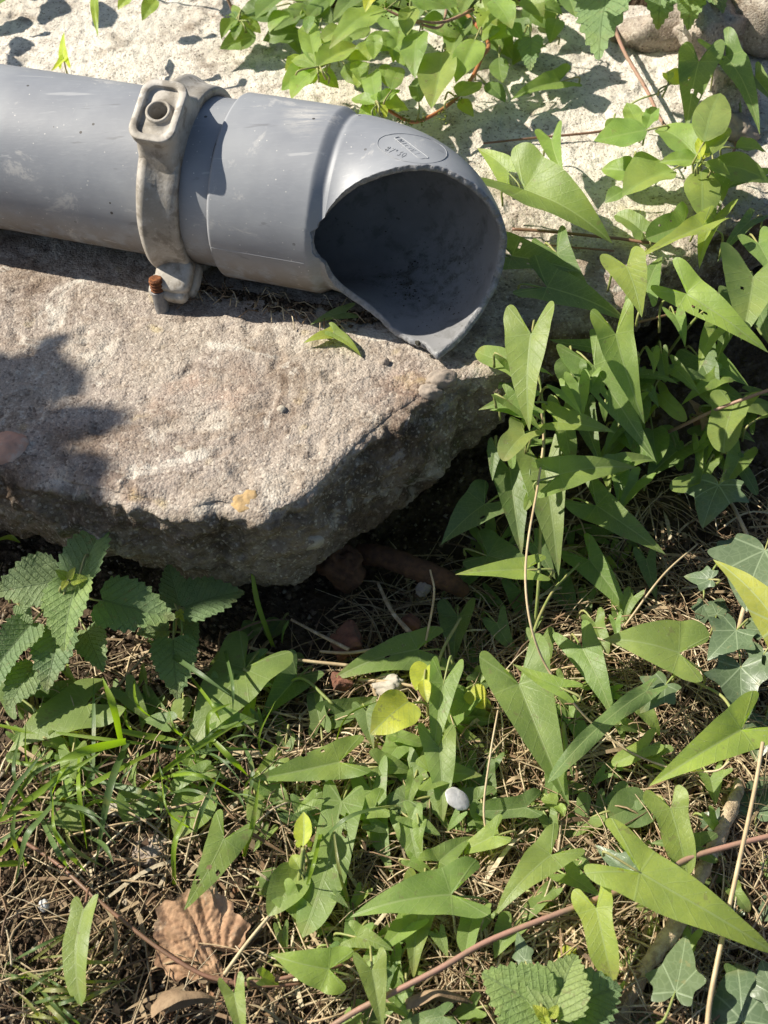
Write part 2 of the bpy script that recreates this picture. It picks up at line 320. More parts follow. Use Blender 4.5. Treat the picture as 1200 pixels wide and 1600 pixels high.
M = dict(pvc_break=mat_flat("broken_pvc", (0.20, 0.20, 0.205), (0.30, 0.30, 0.305), 0.7, 260, 0.9, c3=(0.40, 0.40, 0.40)), stone=mat_stone(), soil=mat_soil(), pvc=mat_pvc(), cast=mat_cast(), straw=mat_tint("dry_straw", 0.7, 0.3, 400, 0.12, 0.3),
         crumb=mat_tint("soil_crumbs", 0.95, 0.6, 350), rust=mat_flat("rust", (0.23, 0.085, 0.03), (0.10, 0.04, 0.02), 0.85, 350, 0.8),
         zinc=mat_flat("grey_steel", (0.16, 0.16, 0.165), (0.24, 0.23, 0.22), 0.6, 200, 0.4, Metallic=0.4),
         brick=mat_flat("terracotta", (0.21, 0.095, 0.06), (0.15, 0.075, 0.05), 0.95, 200, 1.0, c3=(0.12, 0.08, 0.055)),
         root=mat_flat("root_bark", (0.13, 0.065, 0.035), (0.075, 0.04, 0.025), 0.9, 160, 0.9),
         wood=mat_flat("weathered_bark", (0.50, 0.39, 0.26), (0.33, 0.24, 0.15), 0.9, 190, 1.0, 0.0018, c3=(0.58, 0.49, 0.35)),
         pebble=mat_flat("pebble_stone", (0.30, 0.25, 0.20), (0.22, 0.18, 0.15), 0.8, 120, 0.5),
         ochre=mat_flat("ochre_stone", (0.46, 0.31, 0.14), (0.36, 0.25, 0.13), 0.85, 120, 0.6, c3=(0.5, 0.42, 0.3)),
         salmon=mat_flat("salmon_stone", (0.56, 0.31, 0.21), (0.48, 0.28, 0.20), 0.8, 120, 0.4, c3=(0.5, 0.38, 0.3)),
         pale=mat_flat("pale_stone", (0.42, 0.38, 0.31), (0.30, 0.27, 0.22), 0.9, 70, 0.8),
         white=mat_flat("frosted_white", (0.60, 0.59, 0.56), (0.44, 0.43, 0.41), 0.4, 160, 0.25),
         dead=mat_flat("dead_leaf", (0.42, 0.265, 0.155), (0.30, 0.175, 0.10), 0.75, 90, 0.7, 0.001, c3=(0.52, 0.38, 0.25)),
         dead2=mat_flat("grey_dead_leaf", (0.30, 0.21, 0.125), (0.20, 0.135, 0.08), 0.8, 110, 0.7),
         black=mat_flat("black_grime", (0.02, 0.018, 0.014), (0.05, 0.045, 0.03), 0.6, 300, 0.6),
         bindweed=mat_leaf("bindweed_leaf", 'bindweed'), nettle=mat_leaf("nettle_leaf", 'nettle'), ivy=mat_leaf("ivy_leaf", 'ivy'), pellitory=mat_leaf("pellitory_leaf", 'pellitory'),
         gstem=mat_stem("green_stem", (0.20, 0.25, 0.07), (0.30, 0.28, 0.11)), pstem=mat_stem("pink_stem", (0.33, 0.185, 0.135), (0.27, 0.175, 0.115)),
         rstem=mat_stem("red_stem", (0.36, 0.12, 0.05), (0.30, 0.14, 0.06)), bstem=mat_stem("brown_stem", (0.22, 0.115, 0.075), (0.17, 0.10, 0.06)),
         tan=mat_stem("straw_stem", (0.50, 0.40, 0.24), (0.40, 0.30, 0.17)))

# ================================================================== slab
RIM = [(-700,560,-700,650,-.09),(-420,635,-420,720,-.09),(-200,690,-200,770,-.09),(0,733,0,814,-.09),(132,757,120,856,-.092),(222,778,240,892,-.098),(300,791,330,912,-.105),
       (345,783,380,917,-.105),(400,800,430,915,-.105),(455,786,480,897,-.10),(500,755,512,862,-.095),(558,694,570,822,-.09),(606,652,640,785,-.085),
       (650,622,690,745,-.08),(702,596,730,690,-.07),(800,577,800,630,-.055),(832,527,838,590,-.06),(920,495,930,548,-.06),(1000,437,1010,490,-.07),
       (1060,400,1070,460,-.08),(1200,322,1210,390,-.09),(1500,165,1510,235,-.1),(1900,-20,1910,50,-.1)]
rim_w = np.array([at(a, b, 0) for a, b, *_ in RIM]); bot_w = np.array([at(c, d, z) for _, _, c, d, z in RIM])
def rim_y(x): return np.interp(x, rim_w[:, 0], rim_w[:, 1])
def resample(P, n, dens=None):
    s = np.r_[0, np.cumsum(np.linalg.norm(np.diff(P, axis=0), axis=1))]; return s/s[-1]
ns, nt_top, nt_side, nt_und = 900, 330, 130, 14
fine_rim = catmull(rim_w, 4000); fine_bot = catmull(bot_w, 4000)
wgt = np.where((fine_rim[:, 0] > -.34) & (fine_rim[:, 0] < .42), 1.0, 0.22)[1:]
cs = np.r_[0, np.cumsum(np.linalg.norm(np.diff(fine_rim, axis=0), axis=1)*wgt)]; cs /= cs[-1]
sv = np.linspace(0, 1, ns)
rimr = np.stack([np.interp(sv, cs, fine_rim[:, k]) for k in range(3)], -1); botr = np.stack([np.interp(sv, cs, fine_bot[:, k]) for k in range(3)], -1)
back = np.stack([np.interp(sv, [0, .06, .94, 1], [-.62, -.52, .66, 1.0]), np.full(ns, 1.42), np.zeros(ns)], -1)
tt = np.linspace(1, 0, nt_top)[:, None, None]**1.25
top = rimr[None] + (back-rimr)[None]*tt
us = np.linspace(0, 1, nt_side+1)[1:, None, None]
side = rimr[None] + (botr-rimr)[None]*us
out = np.stack([np.gradient(rimr[:, 1]), -np.gradient(rimr[:, 0]), np.zeros(ns)], -1); out /= np.linalg.norm(out, axis=1)[:, None]
side = side + out[None]*(0.010*np.sin(np.pi*us)**0.8)
un = np.linspace(0, 1, nt_und+1)[1:, None, None]
und = botr[None] - out[None]*0.16*un + np.array([0, 0, 1.])*0.012*un
V = np.concatenate([top, side, und]); mside = np.concatenate([np.zeros(nt_top), np.ones(nt_side+nt_und)])
arc = np.zeros((nt_top+nt_side+nt_und, ns))
dist_rim = np.concatenate([np.linalg.norm(top-rimr[None], axis=2), np.zeros((nt_side+nt_und, ns))])
dist_side = np.concatenate([np.zeros((nt_top, ns)), np.linalg.norm(side-rimr[None], axis=2), np.full((nt_und, ns), .1)])
du = np.gradient(V, axis=0); dv = np.gradient(V, axis=1); Nn = np.cross(dv, du); Nn /= np.linalg.norm(Nn, axis=2)[..., None]+1e-12
if Nn[10, 400, 2] < 0: Nn = -Nn
for _ in range(2): Nn = (Nn + np.roll(Nn, 1, 0) + np.roll(Nn, -1, 0)); Nn /= np.linalg.norm(Nn, axis=2)[..., None]
sm = sstep(0.0, 0.007, dist_side); near = 1-sstep(0.0, 0.030, dist_rim)
big = noise3(V, 14, 1); md = noise3(V, 38, 2); fn = fbm(V, 110, 3, .55, 3); mc = noise3(V, 420, 9); rid = 1-np.abs(noise3(V, 55, 7))*2
d_side = 0.0065*big + 0.0050*md + 0.0026*rid + 0.0026*fn + 0.0007*mc - .005*np.clip(noise3(V, 34, 91)-.15, 0, 1)
pit = np.clip(noise3(V, 85, 21)-.28, 0, 1)
d_top = 0.0022*noise3(V, 7, 4) + 0.0009*md + 0.0007*fn + 0.00045*mc - 0.004*pit
chip = np.clip(noise3(V, 30, 12)+.12, 0, 1)*near*(1-sm)
D = d_top*(1-sm) + d_side*sm - 0.0055*chip - 0.0028*near*(1-sm)*np.clip(1-dist_rim/.010, 0, 1)**2
V = V + Nn*D[..., None]
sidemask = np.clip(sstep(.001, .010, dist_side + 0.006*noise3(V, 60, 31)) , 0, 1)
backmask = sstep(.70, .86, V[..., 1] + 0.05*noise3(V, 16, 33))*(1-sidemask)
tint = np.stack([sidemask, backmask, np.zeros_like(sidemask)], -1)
slab = thing("concrete_slab", "thick broken concrete slab that the grey pipe lies on", "concrete slab", (0, 0.7, -.1))
nr = V.shape[0]; Q = grid_faces(nr, ns)
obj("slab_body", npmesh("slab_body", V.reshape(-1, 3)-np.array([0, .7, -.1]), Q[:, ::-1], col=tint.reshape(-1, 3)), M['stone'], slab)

def rock_mesh(name, size, seed, sub=3, amp=0.25, loc=(0, 0, 0), flat=0.0):
    n = 10*sub; th = np.linspace(0, np.pi, n); ph = np.linspace(0, 2*np.pi, 2*n, endpoint=False)
    P = np.stack([np.sin(th)[:, None]*np.cos(ph), np.sin(th)[:, None]*np.sin(ph), np.cos(th)[:, None]+0*ph], -1)
    r = 1 + amp*noise3(P, 1.3, seed) + amp*.5*noise3(P, 3.1, seed+3) + amp*.22*noise3(P, 8, seed+5)
    P = np.sign(P)*np.abs(P)**(1-flat*.45)*r[..., None]*np.asarray(size)
    return npmesh(name, P.reshape(-1, 3)+np.asarray(loc), grid_faces(n, 2*n, True))
SL = np.array([0, .7, -.1])
for px, py, z, sz, mt, lb in ((10, 702, -.0035, (.014, .013, .008), 'salmon', "salmon pink stone set in the slab's edge"), (386, 783, -.0047, (.012, .009, .0065), 'ochre', "ochre stone set in the slab's front edge"),
                              (690, 592, .002, (.010, .006, .006), 'pebble', None), (672, 612, -.002, (.008, .006, .005), 'pebble', None), (285, 706, -.001, (.007, .005, .003), 'pale', None),
                              (600, 566, 0, (.0035, .003, .003), 'pebble', None), (440, 640, 0, (.003, .003, .002), 'pale', None), (150, 747, -.008, (.014, .01, .008), 'pale', None),
                              (470, 835, -.045, (.015, .013, .010), 'pale', None), (300, 840, -.05, (.012, .012, .01), 'pale', None)):
    p = obj("pebble", rock_mesh("pebble", sz, px % 17, 2, .22, at(px, py, z)-SL), M[mt], slab)
    if lb: p["label"] = lb

# ================================================================== ground
def gz(x, y):
    x = np.asarray(x, float); y = np.asarray(y, float); P = np.stack([x, y, 0*x], -1)
    hill = sstep(1.25, 1.6, y)*.17 + 0.05*sstep(.32, .6, x)*sstep(.55, .9, y)
    hill = hill + sstep(.21, .30, x + .03*noise3(P, 11, 48))*sstep(.97, 1.05, y + .03*noise3(P, 13, 49))*.165
    hill = np.maximum(hill, sstep(-.14, -.03, x + .03*noise3(P, 12, 50))*sstep(1.05, 1.13, y + .02*noise3(P, 15, 47))*.165)
    pitz = -0.03*np.exp(-(((x-.02)/.11)**2 + ((y-.56)/.09)**2))
    return GZ + hill + pitz + .010*noise3(P, 9, 41) + .005*noise3(P, 26, 42)
def axis_samples(lo, hi, n, far, nf):
    a = np.linspace(lo, hi, n); k = np.arange(1, nf+1)/nf
    return np.r_[(lo-(far*k**3+0.04*k))[::-1], a, hi+far*k**3+0.04*k]
gx = axis_samples(-.42, .52, 520, 60, 26); gy = axis_samples(.05, 1.2, 580, 60, 26)
X, Y = np.meshgrid(gx, gy); Pg = np.stack([X, Y, gz(X, Y)], -1)
Pg[..., 2] += (0.0032*fbm(Pg*[1, 1, 0], 75, 3, .6, 44) + 0.0018*noise3(Pg*[1, 1, 0], 330, 46))*(np.abs(X) < 1)*(Y < 1.5)*(Y > -.2)
g = obj("ground", npmesh("ground", Pg.reshape(-1, 3), grid_faces(len(gy), len(gx))), M['soil']); g["kind"] = "structure"

# soil crumbs and little stones lying on the soil
OCT = np.array([(1, 0, 0), (-1, 0, 0), (0, 1, 0), (0, -1, 0), (0, 0, 1), (0, 0, -1)], float)
OCTF = np.array([(0, 2, 4), (2, 1, 4), (1, 3, 4), (3, 0, 4), (2, 0, 5), (1, 2, 5), (3, 1, 5), (0, 3, 5)])
def crumbs(acc, P, size, cols):
    n = len(P); J = OCT[None]*rng.uniform(.6, 1.3, (n, 6, 1)) + rng.normal(0, .18, (n, 6, 3))
    Vv = P[:, None] + J*size[:, None, None]*np.array([1, 1, .75]); Fv = OCTF[None] + (np.arange(n)*6)[:, None, None]
    acc.add(Vv.reshape(-1, 3), None, Fv.reshape(-1, 3), np.repeat(cols, 6, 0))
acc = Acc(); n = 15000
px = rng.uniform(-40, 1240, n); py = rng.uniform(700, 1640, n)
W = np.array([at(a, b, GZ) for a, b in zip(px, py)]); W = W[W[:, 1] < rim_y(W[:, 0])+.06]; n = len(W)
W[:, 2] = gz(W[:, 0], W[:, 1]) + .001; sz = .0009 + .0026*rng.random(n)**3
pal = np.array([(.07, .05, .033), (.13, .095, .06), (.21, .16, .11), (.33, .28, .21), (.04, .03, .02)])
crumbs(acc, W, sz, pal[rng.choice(5, n, p=[.32, .28, .2, .08, .12])])
o = obj("soil_crumbs", acc.mesh("soil_crumbs", smooth=False), M['crumb']); tag(o, "brown soil crumbs and grit on the ground", "soil"); o["kind"] = "stuff"

# dry straw and dead grass matted over the soil
acc = Acc()
spal = np.array([(.54, .43, .27), (.43, .32, .19), (.64, .54, .37), (.29, .19, .11), (.18, .12, .075)])
def straw(p0, ang, L, r, lift, col, bend, nseg=6):
    t = np.linspace(0, 1, nseg); a = ang + bend*(t-.5); st = L/(nseg-1)
    x = p0[0] + np.r_[0, np.cumsum(np.cos(a[:-1])*st)]; y = p0[1] + np.r_[0, np.cumsum(np.sin(a[:-1])*st)]
    z = gz(x, y) + .002 + lift*np.sin(np.pi*np.clip(t*1.1, 0, 1)) + p0[2]
    Vt, Qt, Tt = tube(np.stack([x, y, z], -1), r*np.linspace(1, .6, nseg), 3, False); acc.add(Vt, Qt, Tt, col)
cnt = 0
while cnt < 4300:
    a, b = random.uniform(-30, 1260), random.uniform(760, 1660)
    dens = 0.25 + 0.75*float(sstep(350, 720, a)*sstep(820, 1000, b)) + .25*float(sstep(700, 900, a))
    if a < 420 and b > 1330: dens = .22
    if random.random() > dens: continue
    w = at(a, b, GZ)
    if w[1] > rim_y(w[0]) - .005: continue
    patch = float(noise3(np.array([w[0], w[1], 0.]), 13, 77)); ang = 2.2*patch + random.gauss(1.2, .9)
    L = random.uniform(.02, .075); c = spal[random.choices(range(5), (30, 27, 13, 20, 10))[0]]*random.uniform(.75, 1.15)
    straw((w[0]-math.cos(ang)*L/2, w[1]-math.sin(ang)*L/2, random.random()**2*.012), ang, L, random.choice((.0003, .0004, .0005, .0006, .0009)), random.uniform(0, .009), c, random.gauss(0, .42)); cnt += 1
for i in range(900):                           # flattened dead blades
    a, b = random.uniform(-30, 1260), random.uniform(800, 1660); w = at(a, b, GZ)
    if w[1] > rim_y(w[0]) - .005 or (a < 420 and random.random() < .6): continue
    ang = random.uniform(0, 6.28); L = random.uniform(.015, .06); t = np.linspace(0, 1, 6); aa = ang + random.gauss(0, .5)*(t-.5)
    x = w[0] + np.cumsum(np.cos(aa))*L/6; y = w[1] + np.cumsum(np.sin(aa))*L/6; z = gz(x, y) + .003 + random.random()*.010 + random.uniform(0, .004)*np.sin(3*t)
    wd = random.uniform(.0005, .0013)*np.minimum(1, 3*(1-t)+.1); nx, ny = -np.sin(aa), np.cos(aa); tl_ = random.uniform(-.5, .5)
    Vt = np.stack([np.stack([x+nx*wd, y+ny*wd, z+tl_*wd], -1), np.stack([x-nx*wd, y-ny*wd, z-tl_*wd], -1)], 1).reshape(-1, 3)
    acc.add(Vt, grid_faces(6, 2), None, spal[random.choices(range(5), (30, 30, 8, 22, 10))[0]]*random.uniform(.55, .9))
for i in range(1500):                          # scraps of dead leaf
    a, b = random.uniform(-30, 1260), random.uniform(800, 1660); w = at(a, b, GZ)
    if w[1] > rim_y(w[0]) - .005: continue
    w[2] = gz(w[0], w[1]) + .002 + random.random()*.006; s_ = random.uniform(.0012, .0045); k5 = np.sort(np.array([random.uniform(0, 6.28) for _ in range(5)])); tl_ = np.array([random.gauss(0, .5), random.gauss(0, .5)])
    rr_ = s_*np.array([random.uniform(.5, 1) for _ in range(5)]); q5 = np.stack([rr_*np.cos(k5), rr_*np.sin(k5)], -1); Vt = np.vstack([w, w + np.c_[q5, q5@tl_]])
    acc.add(Vt, None, np.array([(0, 1+j, 1+(j+1) % 5) for j in range(5)]), np.array(random.choice(((.20, .11, .06), (.30, .19, .11), (.13, .08, .05), (.36, .27, .17))))*random.uniform(.7, 1.2))
o = obj("dry_straw", acc.mesh("dry_straw"), M['straw']); tag(o, "tangled dry straw and dead grass matted over the soil", "straw"); o["kind"] = "stuff"

# ================================================================== pipe
ZC = 0.060
PA = at(0, 230, ZC); PB = at(430, 300, ZC); PD = (PB-PA)/np.linalg.norm(PB-PA); LEN = np.linalg.norm(PB-PA)
def ax(k): return PA + (PB-PA)*(k/430.0)
UPV = np.array([0, 0, 1.]); SID = np.cross(PD, UPV); LAT = np.array([PD[1], -PD[0], 0])
NPH = 288; PHI = np.linspace(0, 2*np.pi, NPH, endpoint=False)
def ring(c, t, rad, phi=PHI):
    s = np.cross(t, UPV); s /= np.linalg.norm(s)
    return c + np.asarray(rad)[..., None]*(np.cos(phi)[:, None]*UPV + np.sin(phi)[:, None]*s) if np.ndim(rad) else c + rad*(np.cos(phi)[:, None]*UPV + np.sin(phi)[:, None]*s)
pipe = thing("drain_pipe", "grey plastic drain pipe with its elbow end broken open, lying on the slab", "pipe", ax(100)*[1, 1, 0])
PL = np.array(pipe.location)
rows = [ring(ax(k), PD, .0550) for k in np.linspace(-1100, 400, 60)] + [ring(ax(k), PD, .0518) for k in np.linspace(402, -1100, 40)]
obj("pipe_barrel", npmesh("pipe_barrel", np.array(rows).reshape(-1, 3)-PL, grid_faces(100, NPH, True)), M['pvc'], pipe)

K_END = 540; RB = .060; C0 = ax(K_END); RO = .0572; TH = math.radians(87.5)
def elbow_c(s):
    a = min(max(s/RB, 0), TH); c = C0 + PD*RB*math.sin(a) + LAT*RB*(1-math.cos(a)); t = PD*math.cos(a) + LAT*math.sin(a)
    if s < 0: c = C0 + PD*s; t = PD
    elif s > RB*TH: c = c + t*(s-RB*TH)
    return c, t
def elbow_pt(s, ph, rad):
    c, t = elbow_c(s); sd = np.cross(t, UPV); return c + rad*(math.cos(ph)*UPV + math.sin(ph)*sd)
LR = [(-16, .066), (0, .064), (16, .060), (29, .054), (43, .040), (55, .021), (64, .0), (72, -.005), (80, -.008), (88, -.007), (96, -.003), (104, .008), (125, .036), (142, .055), (154, .074), (163, .087), (175, .093), (190, .099), (200, .111),
      (211, .098), (221, .087), (235, .079), (251, .075), (267, .072), (285, .074), (299, .073), (315, .072), (330, .070), (344, .066), (360, .064)]
deg = np.degrees(PHI); Lr = np.interp(deg, [a for a, _ in LR], [b for _, b in LR])
ker = np.exp(-(np.arange(-6, 7)/1.0)**2); ker /= ker.sum(); Lr = np.convolve(np.r_[Lr[-6:], Lr, Lr[:6]], ker, 'valid')
cirP = np.stack([np.cos(PHI), np.sin(PHI), 0*PHI], -1)
jag = 0.0016*noise3(cirP, 9, 51) + 0.0018*noise3(cirP, 20, 52) + 0.0009*noise3(cirP, 47, 53) + .0006*noise3(cirP, 120, 59)
crisp = np.interp(deg, [0, 30, 50, 130, 160, 200, 212, 285, 300, 330, 360], [.35, .4, 1, 1, .8, .6, .15, .15, .35, .35, .35])
Lo = Lr + jag*crisp; Li = Lr + (0.0016*noise3(cirP, 14, 54) + .0008*noise3(cirP, 45, 55))*crisp - .0006
k_sock, k_sh = 376, 522
s_of = lambda k: (k-K_END)/430.0*LEN
s0 = s_of(k_sock); s1 = s_of(k_sh)
RW = .0044
def rad_out(s):
    r = np.where(s < 0, .0605, RO); e = (s-s0)/.0022
    r = np.where(e < 1, .0605-.0024*(1-np.clip(e, 0, 1))**2, r)
    return np.where((s > s1-.003), .0605 + (RO-.0605)*sstep(s1-.003, s1+.0055, s) - .0008*np.exp(-((s-(s1+.006))/.002)**2), r)
def elbow_rows(srows, radf, dr=0):
    R_ = []
    for row in srows:          # row: s for each phi
        pts = np.zeros((NPH, 3)); a = np.clip(row/RB, 0, TH)
        c = C0 + PD*(RB*np.sin(a) + np.minimum(row, 0) + 0)[:, None] + LAT*(RB*(1-np.cos(a)))[:, None]
        t = PD*np.cos(a)[:, None] + LAT*np.sin(a)[:, None]; c = c + t*np.maximum(row-RB*TH, 0)[:, None]
        sd = np.cross(t, UPV); r = radf(row) + dr
        R_.append(c + (np.cos(PHI)*r)[:, None]*UPV + (np.sin(PHI)*r)[:, None]*sd)
    return R_
q = np.linspace(0, 1, 110)
srow_o = [np.full(NPH, s0) + 0*q0 for q0 in (0,)] + [s0 + x*(np.minimum(Lo, 0)-s0) for x in np.r_[np.linspace(0, .06, 8), np.linspace(.08, .84, 26), np.linspace(.85, 1, 26)]] + [np.minimum(Lo, 0) + x*(Lo-np.minimum(Lo, 0)) for x in np.linspace(0.02, 1, 60)]
lipn = noise3(cirP, 40, 57)*.0005
rows = elbow_rows([np.full(NPH, s0)], lambda s: .0552+0*s) + elbow_rows(srow_o, rad_out)
for f in (.12, .35, .6, .85):
    rows += elbow_rows([Lo + (Li-Lo)*f + .0009*math.sin(math.pi*f) + lipn*2], lambda s: np.full(NPH, RO-RW*f))
rows += elbow_rows([Li*x + (1-x)*(-.09) for x in np.linspace(1, 0, 60)], lambda s: RO-RW + 0*s)
EV = np.array(rows).reshape(-1, 3)
EV = EV + 0.00025*np.stack([noise3(EV, 40, 61), noise3(EV, 40, 62), noise3(EV, 40, 63)], -1)
_eme = npmesh("elbow", EV-PL, grid_faces(len(rows), NPH, True)); _no = 1+len(srow_o)
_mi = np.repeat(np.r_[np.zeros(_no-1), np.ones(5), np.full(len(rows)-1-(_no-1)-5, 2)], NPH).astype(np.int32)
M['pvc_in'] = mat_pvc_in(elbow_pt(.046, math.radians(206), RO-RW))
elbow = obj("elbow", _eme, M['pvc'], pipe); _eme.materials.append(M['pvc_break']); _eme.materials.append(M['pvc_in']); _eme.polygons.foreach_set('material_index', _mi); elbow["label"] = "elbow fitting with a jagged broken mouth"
jr = ring(ax(k_sock-.5), PD, .0557, np.linspace(0, 2*np.pi, 200)); Vt, Qt, Tt = tube(jr, .0008+.0006*np.clip(noise3(jr, 60, 4), -.8, 1), 6, False)
obj("joint_dirt", npmesh("joint_dirt", Vt-PL, Qt), M['soil'], elbow)
# mould seam on the socket and the moulded mark on the bend
seam = [elbow_pt(s, math.radians(97), .0605+.0001) for s in np.linspace(s0+.002, s1-.004, 14)]
obj("mould_seam", npmesh("mould_seam", *[(a-PL if i == 0 else a) for i, a in enumerate(tube(seam, .00022, 5)[:2])]), M['pvc'], elbow)
_S, _P = np.meshgrid(np.linspace(0, .085, 340), np.radians(np.linspace(-95, 70, 500)), indexing='ij')
_a = np.clip(_S/RB, 0, TH); _c = C0 + PD*(RB*np.sin(_a))[..., None] + LAT*(RB*(1-np.cos(_a)))[..., None]; _t = PD*np.cos(_a)[..., None] + LAT*np.sin(_a)[..., None]
_n = np.cos(_P)[..., None]*UPV + np.sin(_P)[..., None]*np.cross(_t, UPV); EP = _c + _n*(RO+.0001); _q = EP-CAM; _w = _q@_F
EX, EY = 600+FPX*_q[..., 0]/_w, 800-FPX*(_q@_U)/_w; EX[(_n*_q).sum(-1) > 0] = 1e6
def on_elbow(x, y):
    i = ((EX-x)**2 + (EY-y)**2).argmin(); return EP.reshape(-1, 3)[i]
STROKES = {'N': [[(0, 0), (0, 1), (.7, 0), (.7, 1)]], 'I': [[(.3, 0), (.3, 1)]], 'C': [[(.7, .85), (.4, 1), (.05, .7), (.05, .3), (.4, 0), (.7, .15)]], 'O': [[(.35, 0), (0, .3), (0, .7), (.35, 1), (.7, .7), (.7, .3), (.35, 0)]],
           'L': [[(0, 1), (0, 0), (.6, 0)]], '8': [[(.35, .5), (.05, .75), (.35, 1), (.65, .75), (.35, .5), (0, .25), (.35, 0), (.7, .25), (.35, .5)]], '7': [[(0, 1), (.7, 1), (.25, 0)]], 'o': [[(.2, .7), (.05, .85), (.2, 1), (.35, .85), (.2, .7)]],
           '3': [[(0, 1), (.6, 1), (.25, .6), (.65, .3), (.3, 0), (0, .15)]], '0': [[(.35, 0), (0, .3), (0, .7), (.35, 1), (.7, .7), (.7, .3), (.35, 0)]]}
acc = Acc()
def stroke(pts, o, u, v, r=.00026):
    P = catmull([on_elbow(o[0]+a*u[0]+b*v[0], o[1]+a*u[1]+b*v[1]) for a, b in pts], 3*len(pts)); Vt, Qt, Tt = tube(P, r, 4); acc.add(Vt, Qt, Tt)
def text(txt, o, u, v, adv):
    for i, ch in enumerate(txt):
        for st in STROKES[ch]: stroke([(i*adv + x*adv*.85, y) for x, y in st], o, u, v)
fu, fv = (41, 32), (14, -1)
stroke([(0, .1), (.5, .0), (.97, .0), (1, .5), (.97, 1), (.5, 1), (0, .9), (-.03, .5), (0, .1)], (615, 216), fu, fv, .0004)
text("NICOLL", (619, 220), fu, (9, -2), .135)
text("87o30", (600, 235), (32, 12), (7, -6), .2)
stroke([(math.cos(t), math.sin(t)) for t in np.linspace(0, 2*math.pi, 48)], (644, 232), (54, 10), (-4, 21), .0003)
obj("moulded_mark", acc.mesh("moulded_mark", PL), M['pvc'], elbow)
# grime lying inside the mouth
acc = Acc(); n = 2400
ss_ = rng.normal(.046, .017, n); ph = np.radians(rng.normal(206, 15, n)); cl_ = noise3(np.stack([ss_*60, ph*3, 0*ph], -1), 1.0, 5); ss_ = np.where(cl_ + .25*rng.normal(size=n) > .22, ss_, 9); ok = (ss_ < np.interp(np.degrees(ph) % 360, deg, Lr)-.004)
P = np.array([elbow_pt(a, b, RO-RW-.0003) for a, b in zip(ss_[ok], ph[ok])])
crumbs(acc, P, .00015+.0007*rng.random(len(P))**5, np.array([(.07, .06, .04), (.08, .075, .04), (.045, .04, .03)])[rng.integers(0, 3, len(P))])
o = obj("grime", acc.mesh("grime", PL, smooth=False), M['crumb'], elbow); o["kind"] = "stuff"

# ================================================================== clamp
clamp = thing("pipe_clamp", "weathered cast metal clamp with a slotted plate, gripping the pipe before its elbow", "clamp", ax(305)*[1, 1, 0])
CL = np.array(clamp.location); KC = 305; W2 = .0134; AC = ax(KC)
NB = 200; phb = np.linspace(0, 2*np.pi, NB, endpoint=False); rowsb = []
prof = [(-1, .0556), (-1, .0600), (-.90, .0640), (-.74, .0652), (-.58, .0664), (-.40, .0654), (.0, .0624), (.5, .0614), (.9, .0611), (1, .0598), (1, .0556), (-1, .0553)]
for w, r in prof:
    rowsb.append(ring(AC+PD*W2*w, PD, r, phb))
BV = np.array(rowsb); BV = BV + 0.00022*np.stack([noise3(BV, 60, s) for s in (71, 72, 73)], -1)
obj("band", npmesh("band", BV.reshape(-1, 3)-CL, grid_faces(len(prof), NB, True)[:, ::-1]), M['cast'], clamp)
fp = math.radians(27); n_ = math.cos(fp)*UPV + math.sin(fp)*SID; tc = -math.sin(fp)*UPV + math.cos(fp)*SID   # plate normal, tangent
def rrect(hx, hy, rc, k=96):
    a = np.linspace(0, 2*np.pi, k, endpoint=False); p = 2/ (0.62); c, s = np.cos(a), np.sin(a)
    d = 1/np.maximum(np.abs(c)/hx, np.abs(s)/hy); x, y = c*d, s*d
    # round corners
    ix, iy = hx-rc, hy-rc; dx, dy = np.maximum(np.abs(x)-ix, 0), np.maximum(np.abs(y)-iy, 0); m = (dx > 0) & (dy > 0)
    l = np.hypot(dx, dy); f = np.where(m, rc/np.maximum(l, 1e-9), 1); f = np.where(m, f, 1)
    return np.stack([np.where(m, np.sign(x)*(ix+dx*f), x), np.where(m, np.sign(y)*(iy+dy*f), y)], -1)
def circ(r, k=96, hexa=0):
    a = np.linspace(0, 2*np.pi, k, endpoint=False); rr = r*(1-hexa*.12*np.abs(np.sin(3*a))); return np.stack([rr*np.cos(a), rr*np.sin(a)], -1)
HX, HY = .0152, .0215
loops = [(rrect(.0135, .030, .006), .052), (rrect(.0135, .024, .007), .062), (rrect(.0140, .0200, .008), .069), (rrect(HX, HY-.0004, .009), .0735), (rrect(HX, HY, .009), .0788), (rrect(HX-.0002, HY-.0002, .009), .0794), (rrect(HX-.0006, HY-.0006, .009), .0797),
         (rrect(HX-.0044, HY-.0044, .006), .0797), (rrect(HX-.0047, HY-.0047, .006), .0793), (rrect(HX-.0047, HY-.0047, .006), .0770), (rrect(HX-.005, HY-.005, .006), .0768), (circ(.0086), .0767), (circ(.0082), .0786), (circ(.0077), .0793), (circ(.0064), .0793), (circ(.0060), .0787), (circ(.0058), .056), (circ(.0001), .056)]
PV = []
for lp, r in loops:
    PV.append(AC + n_*r + lp[:, :1]*PD + lp[:, 1:]*tc)
PV = np.array(PV); PV += .00014*np.stack([noise3(PV, 150, s) for s in (81, 82, 83)], -1)
obj("mounting_plate", npmesh("mounting_plate", PV.reshape(-1, 3)-CL, grid_faces(len(loops), 96, True)), M['cast'], clamp)
